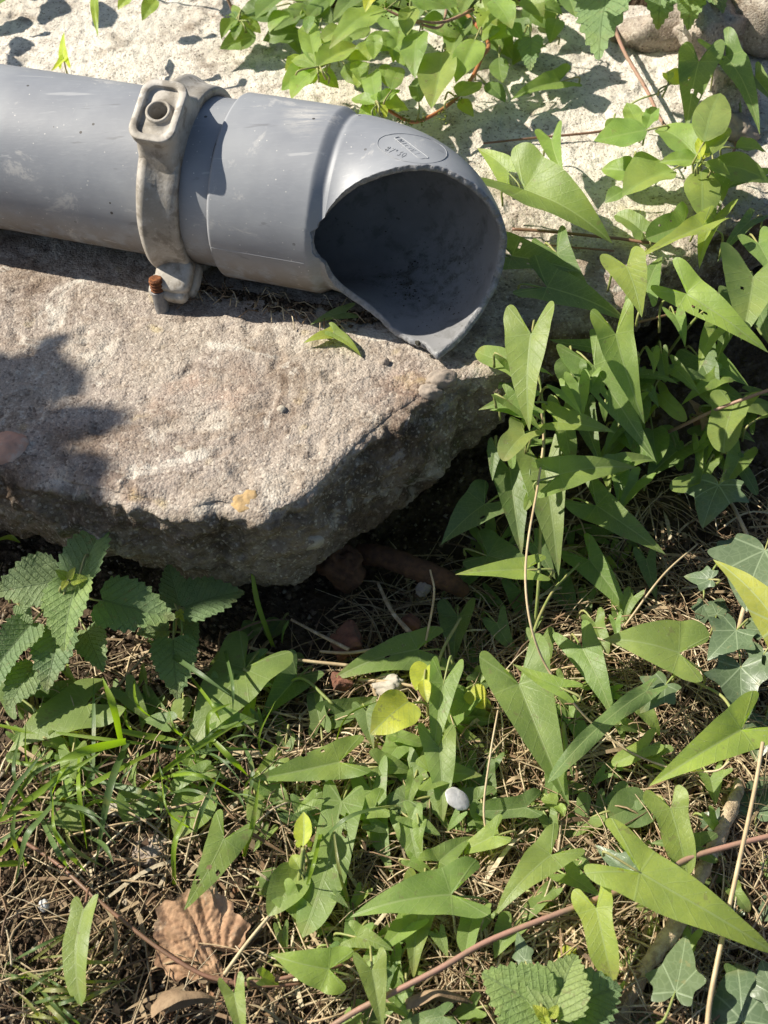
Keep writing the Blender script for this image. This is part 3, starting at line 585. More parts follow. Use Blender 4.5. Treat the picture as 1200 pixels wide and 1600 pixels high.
def rbox(c, axes, half, p=5, n=22, seed=0, amp=.0004):
    th = np.linspace(-np.pi/2, np.pi/2, n); ph = np.linspace(-np.pi, np.pi, 2*n, endpoint=False); e = 2/p
    f = lambda v: np.sign(v)*np.abs(v)**e
    P = np.stack([f(np.cos(th))[:, None]*f(np.cos(ph)), f(np.cos(th))[:, None]*f(np.sin(ph)), f(np.sin(th))[:, None]+0*ph], -1)*np.asarray(half)
    P = c + P@np.asarray(axes); P = P + amp*np.stack([noise3(P, 130, seed+s) for s in (1, 2, 3)], -1)
    return P.reshape(-1, 3), grid_faces(n, 2*n, True)
f2 = math.radians(129); n2 = math.cos(f2)*UPV + math.sin(f2)*SID; t2 = -math.sin(f2)*UPV + math.cos(f2)*SID
acc = Acc()
for c, hf, p_ in ((AC+n2*.068+t2*-.004+PD*.004, (.0125, .0065, .012), 4), (AC+n2*.0765+t2*.000+PD*.001, (.0135, .0062, .0085), 4.5), (AC+n2*.066+t2*.010+PD*.008, (.009, .005, .012), 4)):
    Vv, Qv = rbox(c, np.array([PD, t2, n2]), hf, p_, 22, 5); acc.add(Vv, Qv)
obj("closing_lug", acc.mesh("closing_lug", CL), M['cast'], clamp)

# ================================================================== anchor bolt
b0 = at(254, 482, 0); bolt = thing("anchor_bolt", "short rusty threaded bolt stub standing up from the slab beside the clamp", "bolt", b0)
tl = np.array([-.10, .10, 1.0]); tl /= np.linalg.norm(tl)
def screw(z0, z1, r, turns, amp, k=24, n=60):
    z = np.linspace(z0, z1, n); R_ = []
    a = np.linspace(0, 2*np.pi, k, endpoint=False); u = np.cross(tl, [1, 0, 0]); u /= np.linalg.norm(u); w = np.cross(tl, u)
    for zi in z:
        rr = r + amp*np.cos(a - 2*np.pi*turns*(zi-z0)/(z1-z0)); R_.append(tl*zi + rr[:, None]*(np.cos(a)[:, None]*u + np.sin(a)[:, None]*w))
    R_.append(tl*(z1+.0002) + 0*R_[-1] + (R_[-1]-tl*z1)*.75); R_.append(np.tile(tl*(z1-.0006), (k, 1)))
    Vv = np.array(R_); Vv += .00012*np.stack([noise3(Vv, 500, s) for s in (1, 2, 3)], -1); return Vv.reshape(-1, 3), grid_faces(len(R_), k, True)
Vv, Qv = screw(-.006, .014, .0048, 0, 0); obj("sleeve", npmesh("sleeve", Vv, Qv), M['zinc'], bolt)
Vv, Qv = screw(.012, .0235, .0042, 5, .00045); obj("thread", npmesh("thread", Vv, Qv), M['rust'], bolt)

# ================================================================== leaves
OUT = {  # right half of each outline, from the stalk round the lobe to the tip: (across, along), length 1
 'bindweed': [(.0, 0), (.05, -.02), (.10, -.11), (.16, -.24), (.235, -.33), (.305, -.31), (.33, -.20), (.305, -.07), (.275, .05), (.25, .18), (.21, .34), (.16, .52), (.105, .70), (.05, .87), (.0, 1)],
 'broad':    [(.0, 0), (.07, -.04), (.13, -.16), (.22, -.30), (.33, -.34), (.42, -.25), (.43, -.10), (.38, .05), (.345, .19), (.295, .35), (.22, .53), (.135, .71), (.06, .87), (.0, 1)],
 'blunt':    [(.0, 0), (.06, -.05), (.12, -.17), (.20, -.30), (.31, -.32), (.38, -.21), (.36, -.05), (.29, .10), (.27, .28), (.27, .48), (.25, .68), (.18, .86), (.09, .97), (.0, 1)],
 'strip':    [(.0, 0), (.04, -.05), (.08, -.12), (.13, -.14), (.16, -.08), (.16, .05), (.155, .25), (.15, .5), (.14, .72), (.10, .90), (.0, 1)],
 'nettle':   [(.0, 0), (.10, -.045), (.22, -.04), (.31, .04), (.355, .16), (.35, .30), (.31, .45), (.24, .60), (.16, .75), (.075, .89), (.0, 1)],
 'pellitory':[(.0, 0), (.08, .03), (.17, .11), (.245, .23), (.27, .37), (.255, .52), (.205, .67), (.135, .81), (.06, .92), (.0, 1)],
 'round':    [(.0, 0), (.12, -.04), (.28, -.02), (.40, .10), (.45, .28), (.43, .47), (.35, .65), (.24, .80), (.11, .92), (.0, 1)],
 'ivy':      [(.0, 0), (.08, -.10), (.22, -.20), (.42, -.20), (.42, -.06), (.44, .04), (.55, .12), (.66, .24), (.56, .32), (.45, .36), (.36, .44), (.31, .58), (.20, .76), (.10, .90), (.0, 1)],
}
def leaf_mesh(name, shape, B, T, wid, roll, rs, fold=None, bow=None, loc=(0, 0, 0), hole=False, tipdroop=0.0):
    L = np.linalg.norm(T-B); y = (T-B)/L
    toc = CAM-B; toc /= np.linalg.norm(toc); N0 = .58*UPV + .42*toc + .22*np.array(SUN)
    x = np.cross(y, N0); x /= np.linalg.norm(x); n = np.cross(x, y)
    cr, sr = math.cos(roll), math.sin(roll); x, n = x*cr + n*sr, n*cr - x*sr
    qv = B-CAM; w_ = qv@_F; ty_ = T-CAM; pl = np.array([FPX*(T-CAM)[0]/((T-CAM)@_F) - FPX*qv[0]/w_, FPX*((T-CAM)@_U)/((T-CAM)@_F) - FPX*(qv@_U)/w_]); pn = np.linalg.norm(pl); pe = np.array([-pl[1], pl[0]])/pn
    fx = abs(x[0]*pe[0] + (x@_U)*pe[1]); pn = max(pn, .35*L*FPX/w_); wid = wid*{'nettle': .86, 'pellitory': .92, 'round': 1., 'ivy': .95}.get(shape, .88)*pn*w_/FPX/max(.68, fx)/L          # width as it looks from where the photograph was taken
    E = np.array(OUT[shape]); nq = {'nettle': 118, 'ivy': 54}.get(shape, 44); nw = 8
    ref = np.max(E[:, 0]); halves = []; uvs = []
    fold = rs.uniform(.12, .44) if fold is None else fold; bow = rs.uniform(.0, .09) if bow is None else bow
    wavek = rs.uniform(8, 14); wp = rs.uniform(0, 6.28, 2); amp = rs.uniform(.012, .045); curl = rs.uniform(-.5, .6); twist = rs.uniform(-.45, .45); skew = rs.uniform(-.16, .16); arch = rs.uniform(-.05, .16)
    asym = rs.uniform(.88, 1.12)
    if shape == 'nettle': twist *= .3; skew *= .4; arch = abs(arch)*.4; amp *= .5; curl *= .4
    for sgn in (1, -1):
        e = catmull(E, nq); e[:, 0] *= (asym if sgn > 0 else 2-asym)
        e[:, :] += rs.normal(0, 1)*0; q = np.linspace(0, 1, nq)
        e[1:-1] += .010*np.stack([noise3(np.stack([q*9, 0*q+sgn, 0*q], -1), 1, int(rs.integers(50))), noise3(np.stack([q*9, 0*q+sgn, 0*q+5], -1), 1, int(rs.integers(50)))], -1)[1:-1]
        if shape == 'nettle':
            ph = (q*13 + .12*np.sin(q*21)) % 1.0; tooth = np.where(ph < .6, ph/.6, (1-ph)/.4)*np.sin(np.pi*np.clip(q*1.02, 0, 1))**.4
            tx = np.gradient(e[:, 0]); ty = np.gradient(e[:, 1]); l = np.hypot(tx, ty)+1e-9
            tooth *= .8+.5*noise3(np.stack([q*15, 0*q, 0*q+sgn], -1), 1, int(rs.integers(60))); e[:, 0] += (ty/l)*.062*tooth; e[:, 1] += (-tx/l)*.062*tooth + .030*tooth
        e[:, 0] = np.maximum(e[:, 0], 0); m1 = np.clip(e[:, 1], 0, 1)
        mid = np.stack([0*m1, np.maximum.accumulate(m1*(.55+.45*m1))], -1); mid[:, 1] = np.where(np.arange(nq) == nq-1, 1, mid[:, 1])
        if shape == 'nettle': mid[:, 1] = np.linspace(0, 1, nq)
        ww = np.linspace(0, 1, nw)[None, :, None]; G = mid[:, None]*(1-ww) + e[:, None]*ww
        G[..., 0] *= sgn; halves.append(G.reshape(-1, 2))
    F1 = grid_faces(nq, nw)[:, ::-1]; F2 = grid_faces(nq, nw) + nq*nw
    P = np.concatenate(halves); Q_ = np.concatenate([F1, F2])
    lx, ly = P[:, 0], P[:, 1]; ax_ = np.abs(lx); k = wid/ref
    X = lx*k + skew*ly*(1-ly); r_ = ax_/ref
    Z = ax_*k*fold + bow*4*np.clip(ly, 0, 1)*(1-ly) - curl*k*ax_**2 + amp*np.sin(wavek*ly+wp[0]+1.5*np.sign(lx))*r_**2 + twist*X*(ly-.2)*.6
    Z += np.where(ly < 0, -.55*ly**2 + .25*-ly*fold, 0) - (tipdroop+arch)*np.clip(ly-.35, 0, 1)**2*1.6
    Z += .006*noise3(np.stack([lx*6, ly*6, 0*lx], -1), 1, int(rs.integers(90)))
    if shape == 'nettle': Z += .0022*np.cos((ly-ax_*.95)*8*2*np.pi)*-np.clip(r_*2.5, 0, 1)
    V_ = B + L*(X[:, None]*x + ly[:, None]*y + Z[:, None]*n)
    if hole:
        c = np.stack([lx, ly], -1)[Q_].mean(1); keep = np.ones(len(Q_), bool)
        for _ in range(int(rs.integers(1, 4))):
            h0 = np.array([rs.uniform(-.2, .2), rs.uniform(.05, .6)]); keep &= np.hypot(*((c-h0)*[1, 1]).T) > rs.uniform(.018, .04)
        Q_ = Q_[keep]
    return npmesh(name, V_-np.asarray(loc), Q_, uv=np.stack([lx*(.62 if shape == 'pellitory' else 1), ly], -1))
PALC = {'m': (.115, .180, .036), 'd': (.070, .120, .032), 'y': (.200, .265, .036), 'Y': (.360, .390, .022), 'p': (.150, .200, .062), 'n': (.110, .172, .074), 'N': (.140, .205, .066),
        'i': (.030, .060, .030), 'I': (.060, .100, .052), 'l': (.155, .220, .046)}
class Plant:
    def __init__(s, name, label, cat, root, mat, group=None, zf=None, petiole='gstem', seed=1):
        s.loc = np.array(root); s.e = thing(name, label, cat, root, group); s.mat = mat; s.rs = np.random.default_rng(seed); s.zf = zf; s.pm = petiole; s.k = 0
    def leaf(s, bx, by, tx, ty, wid=.30, h=.03, c='m', shape='bindweed', drop=.006, roll=None, fold=None, bow=None, hole=False, stalk=None, z=None, droop=0.0, petiole=True, w=None):
        z0 = z if z is not None else s.zf(bx, by)
        B = at(bx, by, z0+h); T = at(tx, ty, z0+h-drop); B, T = w or (B, T); L = np.linalg.norm(T-B)
        roll = math.radians(roll if roll is not None else s.rs.uniform(-14, 14))
        hole = hole or (s.mat == 'bindweed' and L > .035 and s.rs.random() < .2)
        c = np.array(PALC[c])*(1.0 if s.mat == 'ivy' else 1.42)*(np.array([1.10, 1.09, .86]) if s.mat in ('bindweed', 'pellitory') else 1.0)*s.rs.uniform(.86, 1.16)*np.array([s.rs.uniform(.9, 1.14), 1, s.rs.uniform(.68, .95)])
        o = obj("leaf", leaf_mesh("leaf", shape, B, T, wid, roll, s.rs, fold, bow, s.loc, hole, droop), M[s.mat], s.e, c)
        if petiole:
            d = (B-T)/L; ln = min(.035, .6*L+.008)
            if stalk is not None: E_ = at(*stalk) if len(stalk) == 3 else np.array(stalk[1])
            else: E_ = B + d*ln*.5 + np.array([0, 0, -1.])*(max(h*.9, .012) if s.mat == 'bindweed' and h < .05 else .008) + s.rs.normal(0, .003, 3)
            mid = B*.5+E_*.5 + d*ln*.25 + np.array([0, 0, .003])
            tubepart("leaf_stalk", [B + n0(T-B)*.002 - UPV*.0006, mid, E_], [.0006, .0008, .0009], M[s.pm], o, s.loc, 5, 9)
        s.k += 1; return o
    def stem(s, pts, r0, r1, mat='gstem', name="stem", k=7):
        return tubepart(name, [at(*p) for p in pts], [r0, r1], M[mat], s.e, s.loc, k, len(pts)*8)
def n0(v): return v/np.linalg.norm(v)
def zg(x, y): return float(gz(*at(x, y, GZ)[:2]))
def edge_y(x): return 600-(x-700)*.55
def ze(x, y): return float(.012 + (GZ+.03-.012)*sstep(-10, 300, y-edge_y(x)))
def zs(x, y): return 0.0

# ---- bindweed climbing past the broken corner of the slab
P_hang = p = Plant("bindweed_plant", "bindweed with a thin pale twining stem climbing past the slab's broken corner", "bindweed", at(835, 990, GZ), 'bindweed', "bindweed plants", ze, seed=3)
for a in ((830, 522, 824, 671, .29, .030, 'p', 'bindweed', .030), (872, 659, 961, 672, .30, .035, 'l', 'bindweed', .0), (874, 741, 998, 728, .29, .050, 'l', 'bindweed', .0), (879, 640, 893, 722, .30, .02, 'p', 'blunt', .02),
          (852, 734, 873, 900, .27, .028, 'p', 'bindweed', .03), (797, 736, 815, 868, .30, .010, 'd', 'bindweed', .02), (820, 678, 786, 716, .55, .030, 'p', 'blunt', .0), (757, 788, 688, 848, .42, .012, 'd', 'broad', .008),
          (763, 868, 850, 900, .40, .004, 'd', 'broad', .0), (820, 890, 711, 895, .21, .058, 'y', 'bindweed', .0), (814, 645, 765, 640, .26, .015, 'l', 'bindweed', .0), (912, 650, 940, 728, .30, .005, 'd', 'bindweed', .01),
          (893, 562, 893, 612, .50, .006, 'd', 'round', .01), (775, 700, 770, 752, .3, 0.0, 'd', 'bindweed', .01), (835, 850, 868, 905, .34, .008, 'd', 'bindweed', .01), (800, 600, 838, 560, .3, -.01, 'd', 'bindweed', .0)):
    p.leaf(*a)
p.stem([(846, 640, -.015), (849, 690, -.03), (840, 760, -.03), (826, 840, -.03), (821, 905, -.03), (829, 975, -.04), (850, 1035, -.06), (880, 1078, -.07), (925, 1130, -.09), (985, 1175, -.10), (1050, 1200, -.09), (1115, 1205, -.08), (1140, 1190, -.075)], .0008, .0006, 'tan')
p.stem([(835, 990, GZ), (842, 900, -.09), (846, 760, -.06), (850, 660, -.03), (838, 560, -.005)], .0012, .0009)

# ---- bindweed hanging over the slab's right edge
P_edge = p = Plant("bindweed_plant", "bindweed hanging over the slab's right edge beyond the pipe mouth", "bindweed", at(1010, 640, GZ), 'bindweed', "bindweed plants", ze, seed=5)
for a in ((962, 522, 1010, 659, .28, .028, 'l', 'bindweed', .03), (979, 416, 1003, 497, .46, .040, 'y', 'broad', .010), (1073, 459, 1202, 550, .25, .042, 'y', 'bindweed', .015), (855, 449, 980, 494, .34, .012, 'd', 'bindweed', .006),
          (1177, 432, 1160, 525, .62, .035, 'p', 'broad', .010), (928, 571, 1026, 713, .25, .018, 'm', 'bindweed', .02), (932, 790, 1040, 867, .30, .022, 'm', 'bindweed', .01), (1146, 634, 1131, 708, .50, .045, 'l', 'blunt', .004),
          (1064, 700, 1010, 745, .55, .008, 'd', 'broad', 0), (945, 545, 858, 530, .2, .006, 'd', 'bindweed', 0), (1052, 574, 1094, 616, .3, .012, 'm', 'bindweed', .005), (1117, 515, 1092, 580, .3, .02, 'l', 'bindweed', .01),
          (1095, 560, 1130, 630, .45, .006, 'd', 'broad', .01), (1020, 672, 1026, 728, .42, .010, 'm', 'round', .006), (980, 650, 992, 722, .28, .004, 'd', 'bindweed', .01), (1150, 480, 1120, 560, .35, .005, 'd', 'bindweed', .01),
          (800, 400, 905, 425, .35, .008, 'd', 'bindweed', 0), (870, 395, 940, 480, .3, .004, 'd', 'bindweed', 0), (1110, 660, 1180, 690, .4, .004, 'd', 'broad', 0), (1000, 585, 1060, 600, .2, .004, 'd', 'bindweed', 0), (1010, 455, 1035, 395, .4, .016, 'm', 'bindweed', 0)):
    p.leaf(*a)
p.stem([(1010, 690, -.10), (1060, 668, -.07), (1120, 640, -.05), (1200, 610, -.03), (1260, 590, -.02)], .0013, .0012, 'pstem')
p.stem([(1010, 640, GZ), (1040, 560, -.07), (1085, 500, -.03), (1120, 470, -.01)], .0012, .0009); p.stem([(990, 505, -.02), (1050, 490, -.02), (1110, 470, -.02)], .001, .0008, 'bstem')

# ---- bindweed spread along the slab top at the upper right
p = Plant("bindweed_plant", "bindweed sprawling over the sunny slab top behind the pipe mouth", "bindweed", at(1160, 200, 0), 'bindweed', "bindweed plants", zs, seed=9)
for a in ((819, 296, 960, 369, .40, .030, 'm', 'broad', .010), (795, 268, 745, 232, .45, .012, 'l', 'bindweed', 0), (862, 218, 880, 273, .42, .030, 'm', 'bindweed', .006), (874, 128, 797, 155, .30, .014, 'm', 'bindweed', .0),
          (1092, 96, 1072, 204, .34, .045, 'd', 'broad', .02), (1134, 88, 1188, 204, .24, .045, 'd', 'bindweed', .02), (1004, 362, 962, 335, .5, .012, 'm', 'blunt', 0), (1068, 352, 1010, 372, .55, .020, 'm', 'blunt', .0, None, None, None, True),
          (1098, 353, 994, 402, .18, .034, 'y', 'bindweed', .004), (1120, 335, 1092, 424, .26, .026, 'y', 'bindweed', .01), (1172, 345, 1125, 400, .22, .015, 'd', 'bindweed', .0), (1185, 380, 1215, 440, .4, .02, 'm', 'broad', .0),
          (1180, 120, 1215, 165, .35, .03, 'd', 'bindweed', .0), (1195, 275, 1120, 300, .2, .012, 'd', 'bindweed', 0)):
    p.leaf(*a)
p.stem([(1160, 200, .002), (1130, 280, .006), (1100, 350, .012), (1030, 378, .008), (960, 372, .006), (860, 362, .004), (800, 358, .004)], .0012, .0012, 'bstem')
p.stem([(1160, 200, .002), (1150, 130, .03), (1120, 80, .05)], .0012, .0009)

# ---- bindweed in the middle of the right-hand side
P_mid = p = Plant("bindweed_plant", "bindweed with large green leaves in the middle of the straw, below the climbing stem", "bindweed", at(880, 1130, GZ), 'bindweed', "bindweed plants", zg, seed=11)
for a in ((921, 875, 985, 964, .30, .030, 'm', 'bindweed', .012), (815, 924, 827, 994, .40, .014, 'd', 'bindweed', .006), (870, 916, 902, 973, .42, .012, 'd', 'broad', .006), (777, 974, 809, 1024, .40, .020, 'd', 'bindweed', .006),
          (811, 1069, 889, 1262, .30, .045, 'm', 'bindweed', .018), (876, 1074, 800, 1036, .22, .085, 'y', 'bindweed', .0), (910, 1012, 961, 1128, .28, .040, 'm', 'bindweed', .012), (1061, 1020, 940, 998, .42, .045, 'l', 'broad', .004),
          (1010, 1080, 856, 1222, .07, .040, 'd', 'strip', .006), (845, 1000, 848, 1065, .38, .03, 'm', 'bindweed', .01), (740, 1010, 738, 1068, .34, .006, 'd', 'bindweed', 0), (760, 930, 800, 960, .3, .008, 'd', 'bindweed', 0),
          (862, 1262, 885, 1312, .2, .012, 'd', 'bindweed', .008), (960, 1205, 930, 1190, .3, .01, 'd', 'bindweed', 0), (870, 1255, 845, 1248, .4, .02, 'y', 'round', 0), (872, 1258, 882, 1276, .4, .02, 'y', 'round', 0), (900, 1200, 880, 1150, .25, .006, 'd', 'bindweed', 0)):
    p.leaf(*a)
p.stem([(880, 1130, GZ), (850, 1090, -.09), (830, 1010, -.09), (860, 930, -.10), (905, 880, -.10)], .0012, .0009); p.stem([(878, 1240, GZ+.005), (884, 1180, -.10), (880, 1130, -.11)], .0018, .0014)

# ---- bright bindweed at the right foot of the picture
P_right = p = Plant("bindweed_plant", "yellow-green sunlit bindweed on a long pink runner, lower right", "bindweed", at(925, 1408, GZ), 'bindweed', "bindweed plants", zg, seed=13)
for a in ((1158, 1140, 1017, 1224, .27, .045, 'y', 'bindweed', .004), (1048, 1263, 1074, 1368, .36, .040, 'y', 'blunt', .010), (1000, 1363, 1225, 1486, .21, .055, 'y', 'bindweed', .010), (932, 1419, 955, 1532, .31, .045, 'y', 'blunt', .010),
          (861, 1336, 771, 1430, .26, .040, 'l', 'bindweed', .006), (1110, 1215, 1118, 1260, .5, .020, 'm', 'bindweed', 0), (800, 1450, 772, 1500, .42, .020, 'l', 'broad', .004), (865, 1390, 812, 1438, .16, .016, 'm', 'strip', 0),
          (905, 1345, 930, 1370, .4, .015, 'm', 'bindweed', 0), (1010, 1255, 945, 1280, .4, .016, 'd', 'round', 0), (985, 1495, 965, 1525, .3, .012, 'l', 'bindweed', 0), (890, 1480, 880, 1510, .4, .012, 'Y', 'strip', 0), (1040, 1200, 1010, 1195, .25, .02, 'Y', 'bindweed', 0)):
    p.leaf(*a)
p.stem([(505, 1612, -.105), (560, 1578, -.10), (620, 1548, -.095), (690, 1512, -.09), (760, 1472, -.088), (850, 1436, -.085), (930, 1406, -.085), (1010, 1376, -.09), (1075, 1342, -.09), (1140, 1322, -.088), (1230, 1300, -.085)], .0016, .0016, 'pstem')
p.stem([(1075, 1342, -.09), (1050, 1300, -.095), (1047, 1265, -.09)], .0011, .0009); p.stem([(1158, 1140, -.085), (1130, 1090, -.09), (1085, 1065, -.1)], .0010, .0009)

# ---- bindweed round the bright yellow leaf
P_yel = p = Plant("bindweed_plant", "bindweed with a bright yellow young leaf, right of the slab's shadow", "bindweed", at(672, 1085, GZ), 'bindweed', "bindweed plants", zg, seed=17)
for a in ((653, 1015, 514, 1063, .27, .030, 'm', 'bindweed', .004), (716, 963, 708, 1034, .46, .022, 'd', 'broad', .006), (693, 1067, 677, 1188, .24, .050, 'm', 'bindweed', .012), (686, 1168, 691, 1288, .28, .030, 'p', 'bindweed', .012),
          (638, 1096, 580, 1146, .42, .045, 'Y', 'round', .0), (668, 1040, 650, 1080, .42, .048, 'Y', 'round', .0), (662, 1062, 668, 1098, .3, .050, 'Y', 'pellitory', .0), (735, 1080, 758, 1108, .5, .030, 'Y', 'round', 0),
          (622, 1166, 590, 1220, .40, .020, 'm', 'bindweed', .004), (640, 1205, 703, 1296, .26, .020, 'm', 'bindweed', .006), (581, 1235, 613, 1368, .26, .018, 'm', 'bindweed', .008), (640, 1288, 661, 1372, .36, .018, 'm', 'bindweed', .008),
          (726, 1190, 735, 1235, .5, .010, 'd', 'broad', 0), (560, 1215, 530, 1290, .3, .006, 'd', 'bindweed', 0), (722, 1050, 690, 1040, .4, .01, 'd', 'round', 0), (725, 1335, 700, 1352, .5, .01, 'm', 'round', 0), (530, 1191, 395, 1219, .26, .026, 'm', 'bindweed', .002), (600, 1170, 640, 1240, .3, .006, 'd', 'bindweed', 0)):
    p.leaf(*a)
p.stem([(672, 1085, GZ), (680, 1130, -.10), (660, 1180, -.105), (630, 1230, -.11), (600, 1260, -.115)], .0012, .001); p.stem([(672, 1085, GZ), (690, 1020, -.105), (720, 965, -.1)], .0011, .0009); p.stem([(560, 1062, -.118), (610, 1066, -.112), (660, 1075, -.11)], .0012, .001, 'tan')

# ---- bindweed at the bottom, centre
P_bot = p = Plant("bindweed_plant", "bindweed striped by grass shadows at the bottom centre, beside the pink runner", "bindweed", at(620, 1480, GZ), 'bindweed', "bindweed plants", zg, seed=19)
for a in ((705, 1398, 546, 1429, .26, .035, 'l', 'bindweed', .004), (660, 1400, 646, 1528, .31, .020, 'l', 'bindweed', .008), (686, 1460, 700, 1498, .40, .018, 'm', 'bindweed', .004), (581, 1516, 598, 1612, .30, .038, 'l', 'bindweed', .006),
          (514, 1514, 422, 1490, .40, .028, 'y', 'broad', .0), (562, 1450, 535, 1488, .5, .014, 'm', 'broad', 0), (534, 1252, 473, 1466, .16, .024, 'm', 'strip', .006), (467, 1362, 418, 1430, .34, .018, 'm', 'round', 0),
          (612, 1462, 570, 1490, .4, .010, 'm', 'broad', 0), (650, 1510, 610, 1525, .35, .010, 'm', 'bindweed', 0), (440, 1365, 410, 1400, .4, .008, 'd', 'round', 0), (505, 1440, 485, 1465, .5, .008, 'l', 'round', 0),
          (470, 1358, 455, 1335, .45, .025, 'y', 'pellitory', 0), (474, 1322, 474, 1268, .30, .032, 'Y', 'pellitory', 0), (470, 1320, 462, 1316, .6, .030, 'Y', 'round', 0), (480, 1320, 488, 1316, .6, .030, 'Y', 'round', 0), (480, 1345, 490, 1330, .4, .02, 'y', 'pellitory', 0),
          (735, 1530, 720, 1495, .3, .008, 'm', 'bindweed', 0), (740, 1590, 712, 1605, .3, .01, 'l', 'bindweed', 0), (690, 1375, 650, 1400, .4, .014, 'l', 'round', 0)):
    p.leaf(*a)
p.stem([(620, 1480, GZ), (560, 1500, -.115), (500, 1515, -.11), (400, 1535, -.115), (325, 1526, -.118)], .0011, .0012, 'bstem'); p.stem([(474, 1325, -.09), (468, 1370, -.105), (460, 1420, GZ)], .0011, .0014); p.stem([(620, 1480, GZ), (660, 1440, -.11), (706, 1400, -.1)], .0011, .0009)

# ---- shaded bindweed under the slab's front
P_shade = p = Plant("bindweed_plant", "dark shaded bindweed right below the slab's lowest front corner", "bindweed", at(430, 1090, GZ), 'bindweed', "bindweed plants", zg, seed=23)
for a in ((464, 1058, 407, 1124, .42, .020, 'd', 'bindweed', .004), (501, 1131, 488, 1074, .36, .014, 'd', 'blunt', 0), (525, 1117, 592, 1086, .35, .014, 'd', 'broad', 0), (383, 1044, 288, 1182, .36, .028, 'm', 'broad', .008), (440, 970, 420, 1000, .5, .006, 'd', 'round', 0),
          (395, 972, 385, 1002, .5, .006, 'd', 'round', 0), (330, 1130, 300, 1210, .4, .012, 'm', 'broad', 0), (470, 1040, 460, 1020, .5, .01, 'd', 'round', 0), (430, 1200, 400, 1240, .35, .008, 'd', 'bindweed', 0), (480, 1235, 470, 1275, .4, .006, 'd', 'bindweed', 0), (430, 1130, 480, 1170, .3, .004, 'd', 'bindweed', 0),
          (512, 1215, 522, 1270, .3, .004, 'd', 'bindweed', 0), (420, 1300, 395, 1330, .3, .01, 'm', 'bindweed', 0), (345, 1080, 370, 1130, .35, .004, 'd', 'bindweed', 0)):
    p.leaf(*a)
p.stem([(430, 1090, GZ), (400, 1060, -.105), (380, 1045, -.098)], .0011, .001); p.stem([(430, 1090, GZ), (470, 1060, -.11), (520, 1100, -.11)], .0011, .001)

# ---- bindweed on the left among the grass
P_left = p = Plant("bindweed_plant", "pale bindweed leaves half hidden by grass blades at the left edge", "bindweed", at(130, 1130, GZ), 'bindweed', "bindweed plants", zg, seed=29)
for a in ((135, 1100, 12, 1170, .34, .020, 'p', 'broad', .004), (80, 1090, 120, 1060, .5, .012, 'd', 'broad', 0), (112, 1180, 105, 1250, .36, .014, 'p', 'bindweed', .004), (95, 1260, 128, 1300, .4, .008, 'p', 'round', 0), (15, 1190, 30, 1170, .4, .01, 'd', 'round', 0),
          (225, 1240, 196, 1290, .55, .012, 'm', 'round', 0), (310, 1230, 275, 1312, .38, .012, 'l', 'round', 0), (286, 1092, 285, 1125, .5, .016, 'p', 'round', 0), (235, 1100, 220, 1140, .5, .010, 'd', 'broad', 0), (40, 1110, 25, 1080, .4, .01, 'd', 'bindweed', 0), (175, 1090, 205, 1140, .4, .004, 'd', 'bindweed', 0)):
    p.leaf(*a)
p.stem([(130, 1130, GZ), (112, 1175, -.112), (105, 1250, -.118)], .0011, .001)

# ---- runner on bare soil, lower left
p = Plant("bindweed_plant", "bindweed runner crossing the bare soil beside the brown dead leaf", "bindweed", at(325, 1526, GZ), 'bindweed', "bindweed plants", zg, petiole='bstem', seed=31)
for a in ((350, 1311, 287, 1422, .30, .034, 'm', 'bindweed', .006), (131, 1421, 122, 1570, .16, .030, 'l', 'strip', .006), (366, 1552, 384, 1640, .26, .030, 'l', 'bindweed', .006)): p.leaf(*a)
p.stem([(30, 1310, -.112), (90, 1350, -.112), (140, 1395, -.108), (200, 1445, -.11), (260, 1490, -.112), (325, 1526, -.114), (400, 1540, -.116), (470, 1536, -.116)], .0011, .0012, 'bstem')
p.stem([(350, 1523, -.112), (385, 1475, -.108), (420, 1432, -.105)], .0011, .0009, 'tan')

# ---- lone shoot behind the pipe
p = Plant("bindweed_plant", "lone small yellow-green bindweed leaf standing behind the straight pipe", "bindweed", at(110, 125, 0), 'bindweed', "bindweed plants", zs, seed=37)
p.leaf(99, 92, 101, 50, .24, .040, 'Y', 'bindweed', -.006, stalk=(112, 126, .004)); p.leaf(97, 94, 80, 112, .3, .040, 'Y', 'bindweed', .004, petiole=False)

# ---- nettles
def nettle(lb, root, seed, zf): return Plant("nettle_plant", lb, "nettle", root, 'nettle', "nettles", zf, seed=seed)
p = nettle("stinging nettle in full sun against the slab's left front", at(105, 960, GZ), 41, lambda x, y: -.075)
for a in ((124, 903, 171, 804, .36, .030, 'n', 'nettle', -.010), (88, 907, -12, 925, .44, .026, 'n', 'nettle', .0), (121, 907, 98, 1018, .36, .034, 'N', 'nettle', .012), (160, 938, 275, 966, .37, .018, 'n', 'nettle', .004), (94, 985, 72, 1082, .38, .002, 'n', 'nettle', .008),
          (48, 975, -6, 1040, .38, .006, 'n', 'nettle', 0), (55, 1040, 10, 1110, .4, -.015, 'n', 'nettle', 0), (135, 985, 162, 1050, .42, -.01, 'n', 'nettle', 0), (30, 945, 50, 975, .4, .01, 'n', 'nettle', 0), (20, 1000, -10, 1080, .36, -.01, 'n', 'nettle', 0),
          (105, 903, 86, 890, .35, .038, 'Y', 'nettle', -.004), (108, 904, 118, 886, .35, .040, 'Y', 'nettle', -.004), (112, 908, 138, 903, .35, .04, 'Y', 'nettle', 0), (104, 908, 96, 922, .35, .04, 'Y', 'nettle', 0)): p.leaf(*a)
p.stem([(105, 960, GZ), (104, 935, -.09), (107, 905, -.04)], .0016, .0012)
